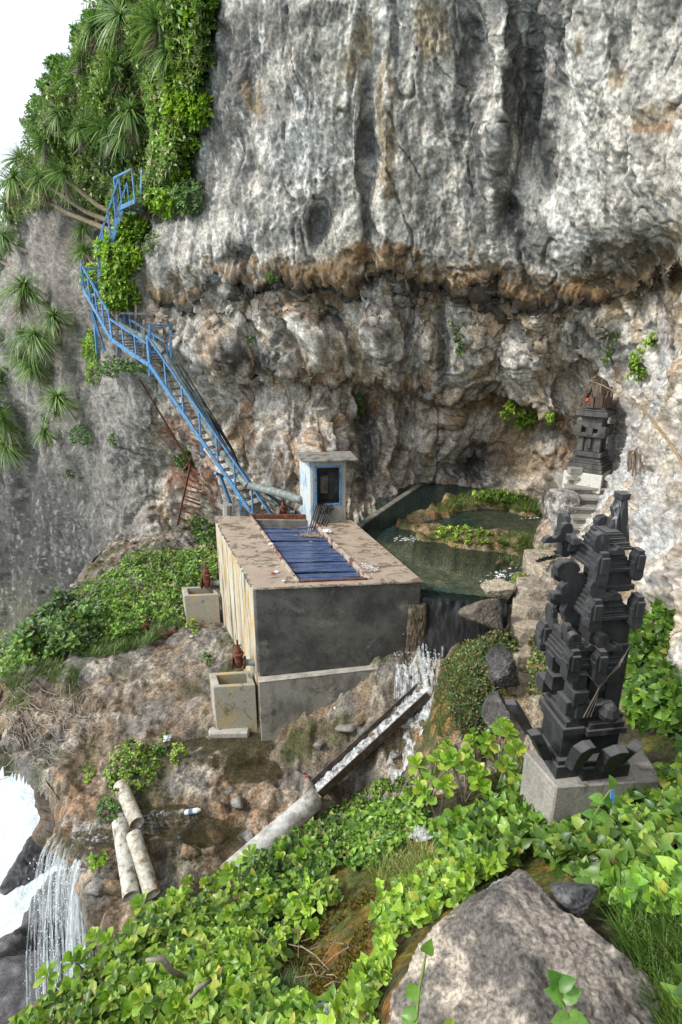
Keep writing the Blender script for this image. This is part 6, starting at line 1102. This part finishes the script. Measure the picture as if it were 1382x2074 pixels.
# undergrowth
vp = sample_px([(238, -60), (440, -60), (436, 120), (415, 200), (395, 350), (330, 430), (240, 450), (120, 410), (30, 470), (0, 540), (-20, 540), (-20, 470), (40, 370), (80, 290), (110, 220), (160, 130)], 7800)
P = np.array([cliffP(a_, b_, 0) for a_, b_ in vp]); Nn = np.array([cliffN(a_, b_) for a_, b_ in vp]); th_ = fbm(P, (.5, .5, .5), 3, 711); P = P + Nn * (.05 + .35 * RNG.random((len(P), 1)) + .5 * np.clip(th_, 0, 1)[:, None]); tone = np.repeat(1 + .5 * fbm(P, (.7, .7, .7), 3, 721), 4)[:, None]
tri('undergrowth', *rosettes('small', P, Nn + (0, 0, .9), 4, .19, lambda n_: pal(n_, [(.09, .17, .04), (.14, .23, .055), (.2, .3, .07), (.25, .34, .09), (.2, .17, .11)]) * tone, (-.5, 1.1)), M['leaf'], kind='stuff')
PV = []
for k in range(5):
    g_ = np.zeros((1, 3)); V, Fq, c_ = rosettes('strap', g_, (0, 0, 1), 210, 1.0, lambda n_: pal(n_, [(.13, .24, .06), (.19, .31, .08), (.28, .39, .13), (.09, .17, .045)], var=.3), (0, 1.45), .8)
    V2, F2, c2 = rosettes('strap', g_ - (0, 0, .1), (0, 0, 1), 90, .9, lambda n_: pal(n_, DRY), (-1.5, -.75), .9); me = npmesh('crown', V, Fq, M['strap'], col=c_).data; me2 = npmesh('dead_leaves', V2, F2, M['strap'], col=c2).data; PV.append((me, me2))
for o in [o for o in bpy.data.objects if o.name.startswith(('crown', 'dead_leaves')) and o.parent is None]: bpy.data.objects.remove(o)
def pandanus(px, py, rpx, label, off=None, trunk=None):
    dd = float(cliffP(px, py)[1] * CP - cliffP(px, py)[2] * SP); r = rpx / F * dd * (1.15 if py < 520 else 1.3); root = cliffP(px + 8, py + rpx * .9, -.05); P = cliffP(px, py, r * .75 if off is None else off) - (0, 0, r * .25)
    t = empty('screw_pine', root, label, 'screw pine', 'screw pines growing on the cliff'); loc = P - root; mm_ = random.choice(PV)
    for me, nm in zip(mm_, ('crown', 'dead_leaves')):
        o = bpy.data.objects.new(nm, me); COL.objects.link(o); o.parent = t; o.location = tuple(loc); o.scale = (r, r, r * .95); o.rotation_euler = (.3 + random.gauss(0, .15), random.gauss(0, .15), random.uniform(0, 6.3))
    tr = trunk if trunk else [(0, 0, 0), tuple(loc * .5 - (0, 0, .1 * r)), tuple(loc)]; MB().tube(tr, [.07 * r + .03, .05 * r + .02, .05 * r + .02], 7).build('trunk', M['stem'], t, world=False)
pn = [(290, 45, 48, 'screw pine at the top edge of the photo above the others'), (372, 55, 50, 'screw pine at the top next to the bare dark rock'), (245, 75, 44, 'screw pine on the upper skyline'), (322, 105, 44, 'shaggy screw pine below the two topmost ones'), (380, 110, 40, 'screw pine with a brown skirt against the upper rock'), (275, 145, 40, 'pale screw pine in the middle of the upper slope'), (215, 130, 34, 'screw pine on the skyline below the topmost'), (180, 170, 34, 'screw pine on the skyline beside pale shrubs'), (330, 160, 34, 'screw pine left of the bright leafy curtain'),
      (230, 200, 38, 'grey-green screw pine in the centre of the upper slope'), (160, 235, 34, 'screw pine halfway down the skyline'), (300, 228, 46, 'large dark screw pine over the ladder'), (255, 265, 42, 'screw pine hanging left of the large dark one'), (280, 275, 36, 'screw pine directly above the blue ladder'), (205, 265, 34, 'screw pine above the leaning trunks'), (130, 290, 36, 'screw pine above the gap in the skyline'), (110, 250, 26, 'small screw pine on the middle skyline'),
      (70, 320, 34, 'screw pine on the lower skyline above the grey cliff'), (60, 365, 36, 'screw pine with brown skirt on the lower skyline'), (50, 410, 34, 'screw pine leaning out on the lower skyline'), (20, 455, 36, 'screw pine at the left edge of the photo by the sky'), (50, 480, 32, 'low screw pine at the left edge below the skyline'), (15, 515, 28, 'lowest screw pine under the skyline at the left edge'), (190, 475, 28, 'pale screw pine clinging beside the upper stairs'), (195, 520, 26, 'drooping screw pine just above the stair landing'), (318, 405, 32, 'small screw pine beside the top of the blue stairs'), (345, 340, 24, 'small screw pine in the bright curtain'),
      (108, 580, 46, 'round screw pine alone on the grey cliff left of the stairs'), (150, 630, 34, 'dark screw pine tucked under the round one'), (90, 670, 36, 'screw pine below the round one'), (130, 665, 40, 'spiky screw pine nearest the stair corner'), (15, 670, 30, 'small screw pine alone near the left edge'), (85, 715, 34, 'screw pine hanging on the dark rock at left'), (110, 735, 32, 'lowest screw pine of the middle cluster'), (165, 800, 36, 'screw pine alone on the ridge below the stairs'), (20, 800, 34, 'upper screw pine of the cluster at the left edge'), (45, 835, 40, 'big screw pine of the cluster at the left edge'), (15, 870, 36, 'lower screw pine of the cluster at the left edge'), (50, 895, 30, 'ragged screw pine at the foot of the left edge cluster'), (130, 870, 26, 'small screw pine on the ridge under the lone one'), (5, 930, 22, 'tiny screw pine hanging lowest at the left edge')]
for a_ in pn: pandanus(a_[0], a_[1], a_[2], a_[3])
# the leaning group on long bare trunks
for px, py, rp, bx_, by_, l in [(130, 365, 40, 235, 470, 'screw pine leaning far out left on a long bare trunk'), (170, 370, 40, 245, 455, 'middle screw pine on a long bare leaning trunk'), (210, 355, 40, 250, 440, 'right one of the three screw pines on long leaning trunks')]:
    root = cliffP(bx_, by_, 0); off = 2.0; P = cliffP(px, py, 1.6); pandanus(px, py, rp, l, 1.6)
    t = [o for o in bpy.data.objects if o.get('label') == l][0]; old = t.location.copy(); tr_ = [c_ for c_ in t.children if c_.name.startswith('trunk')][0]; bpy.data.objects.remove(tr_); rr = rp / F * 24; Pt = P - (0, 0, rr * .3) - np.array(old)
    a0 = root - np.array(old); MB().tube([a0, a0 * .5 + Pt * .5 + np.array([.1, 0, -.25]), Pt], [.11, .08, .06], 7).build('trunk', simple('pandanus_trunk_%d' % px, (.2, .16, .10), .3, 10), t, world=False)
def shrub(px, py, rx, ry, n, size, cols, label, kind='broad', nl=7, dep=.5, mat='leaf', group='shrubs clinging to the cliff'):
    root = cliffP(px, py + ry * .3, 0); t = empty('cliff_shrub', root, label, 'shrub', group); a_ = RNG.uniform(0, 6.3, n); q_ = np.sqrt(RNG.random(n)); xs = px + np.cos(a_) * q_ * rx; ys = py + np.sin(a_) * q_ * ry
    P = np.array([cliffP(x, y, 0) for x, y in zip(xs, ys)]); Nn = np.array([cliffN(x, y) for x, y in zip(xs, ys)]); C_ = P + Nn * (dep * np.sqrt(np.clip(1 - q_ ** 2, 0, 1)) * RNG.uniform(.3, 1.1, n) + .05)[:, None]; ax_v = unit(Nn + (0, 0, .8) + RNG.normal(0, .3, (n, 3)))
    tone = np.repeat(RNG.uniform(.75, 1.2, n), nl)[:, None]; V, Fq, c_ = rosettes(kind, C_, ax_v, nl, size, lambda m_: pal(m_, cols) * tone, (-.2, 1.1)); tri('foliage', V, Fq, c_, M[mat], parent=t)
    m = MB(); 
    for i in range(4): e_ = C_[i * 5 % n]; m.tube([root, (root + e_) / 2 + cliffN(px, py) * .1, e_], .025, 4)
    m.build('stem', M['stem'], t)
Bc = BRIGHT[:3] + [(.3, .42, .05)]
for a_ in [(385, 165, 30, 42, 150, .2, BRIGHT, 'upper part of the bright leafy curtain beside the bare rock'), (395, 225, 36, 40, 240, .2, Bc, 'widest and brightest bush of the leafy curtain'), (350, 240, 26, 44, 130, .2, BRIGHT, 'leafy bush left in the bright curtain'), (375, 285, 30, 40, 190, .19, Bc, 'middle bush of the hanging bright curtain'), (368, 345, 22, 44, 150, .18, Bc, 'lower hanging bush of the bright curtain'), (350, 415, 36, 30, 150, .2, BRIGHT, 'bright bush beside the top of the stairs'), (395, 405, 26, 36, 120, .13, [(.11, .2, .06), (.16, .26, .09)], 'pale small leaved bush on the rock edge'), (320, 380, 20, 26, 60, .18, MID, 'dark bush above the top of the stairs'),
           (284, 470, 22, 32, 150, .2, BRIGHT, 'bright bush over the upper stair flight'), (270, 530, 32, 36, 230, .2, Bc, 'large bright bush beside the upper stair flight'), (268, 590, 24, 42, 190, .19, BRIGHT, 'bright bush hanging lowest over the stairs'), (222, 570, 18, 22, 70, .18, Bc, 'small bright bush at the stair landing'), (192, 700, 14, 34, 80, .16, BRIGHT, 'bright climbing plant under the stair landing'), (200, 750, 10, 26, 40, .14, BRIGHT, 'bright plant trailing below the stairs'), (245, 740, 24, 22, 70, .12, MID, 'small leafy plant below the lower landing'), (275, 735, 24, 12, 60, .12, MID, 'weeds under the stair frame posts'), (178, 880, 22, 20, 80, .12, MID, 'round bush on the ridge left of the grey rock'), (375, 930, 14, 24, 70, .13, DARK + MID, 'dark bush beside the rusty ladder'), (242, 885, 9, 12, 20, .1, MID, 'tuft on the grey rock below the stairs'), (150, 960, 12, 14, 24, .1, DARK, 'small dark plant on the dark cliff'), (110, 850, 14, 10, 20, .12, DARK, 'dark tuft on the shaded ridge at left'),
           (330, 20, 44, 30, 120, .22, DARK + MID, 'dark shrub between the topmost screw pines'), (420, 60, 16, 60, 110, .16, BRIGHT, 'pale green shrub on the rock edge at the top'), (420, 8, 24, 20, 60, .16, BRIGHT, 'pale shrub at the very top by the bare rock'), (255, 10, 30, 30, 110, .24, MID + BRIGHT[:1], 'leafy shrub at the top of the skyline'), (195, 90, 28, 26, 100, .26, MID + BRIGHT[:1], 'rounded shrub on the upper skyline'), (215, 60, 22, 22, 80, .26, MID, 'shrub notched into the skyline near the top'), (150, 150, 24, 24, 90, .26, MID, 'leafy shrub on the skyline beside a screw pine'), (130, 185, 26, 22, 90, .26, BRIGHT[:1] + MID, 'pale shrub halfway up the skyline'), (108, 225, 22, 24, 80, .26, BRIGHT[:1] + MID, 'yellow-green shrub on the middle skyline'), (95, 265, 18, 20, 60, .26, MID, 'small shrub on the skyline above the lower pines'), (180, 260, 40, 30, 140, .22, [(.12, .18, .05), (.09, .14, .04)], 'feathery olive shrub in the middle of the upper slope'), (160, 300, 36, 24, 110, .2, [(.12, .18, .05), (.15, .19, .05)], 'yellowish shrub above the leaning screw pines'), (250, 330, 34, 30, 110, .2, DARK, 'dark shrub behind the leaning screw pines'), (270, 385, 26, 26, 90, .2, DARK, 'dark shrub left of the ladder foot'), (235, 400, 26, 30, 80, .2, DARK, 'shaded shrub behind the upper stair rail'), (5, 760, 20, 24, 60, .22, MID, 'leafy shrub at the left edge below the lone pine'), (295, 500, 10, 12, 14, .12, MID, 'small tuft on the pale rock beside the large bright bush'), (320, 500, 12, 30, 30, .1, MID, 'thin plant trailing down the pale rock'),
           (1040, 822, 16, 13, 34, .15, BRIGHT, 'fern tuft on the orange ledge in the grotto'), (1065, 850, 16, 16, 36, .14, BRIGHT, 'second fern tuft just right of the first on the orange ledge'), (1115, 845, 8, 14, 16, .11, BRIGHT, 'small hanging plant on the orange ledge near the shrine'), (1303, 740, 9, 36, 34, .12, BRIGHT, 'long hanging green plant on the grey wall right of the shrine'), (1318, 690, 10, 12, 16, .11, BRIGHT, 'pale sprig above the long hanging plant'), (1253, 700, 7, 34, 22, .08, MID, 'thin green streak of plants above the shrine'), (935, 670, 7, 34, 24, .1, MID, 'narrow green plants in the crack of the wall'), (722, 815, 12, 26, 24, .12, MID, 'small ferns hanging in the dark cleft above the booth'), (545, 552, 9, 10, 14, .1, MID, 'small tuft on the pale wall under the dark niche'), (500, 690, 7, 14, 10, .08, MID, 'tiny plants in the ledge right of the stair frame'), (1150, 1055, 1, 1, 1, .05, MID, 'tiny leaf cluster in the crack by the shrine steps')]:
    shrub(*a_[:8], kind='small', dep=.55 if a_[2] > 14 else .2)
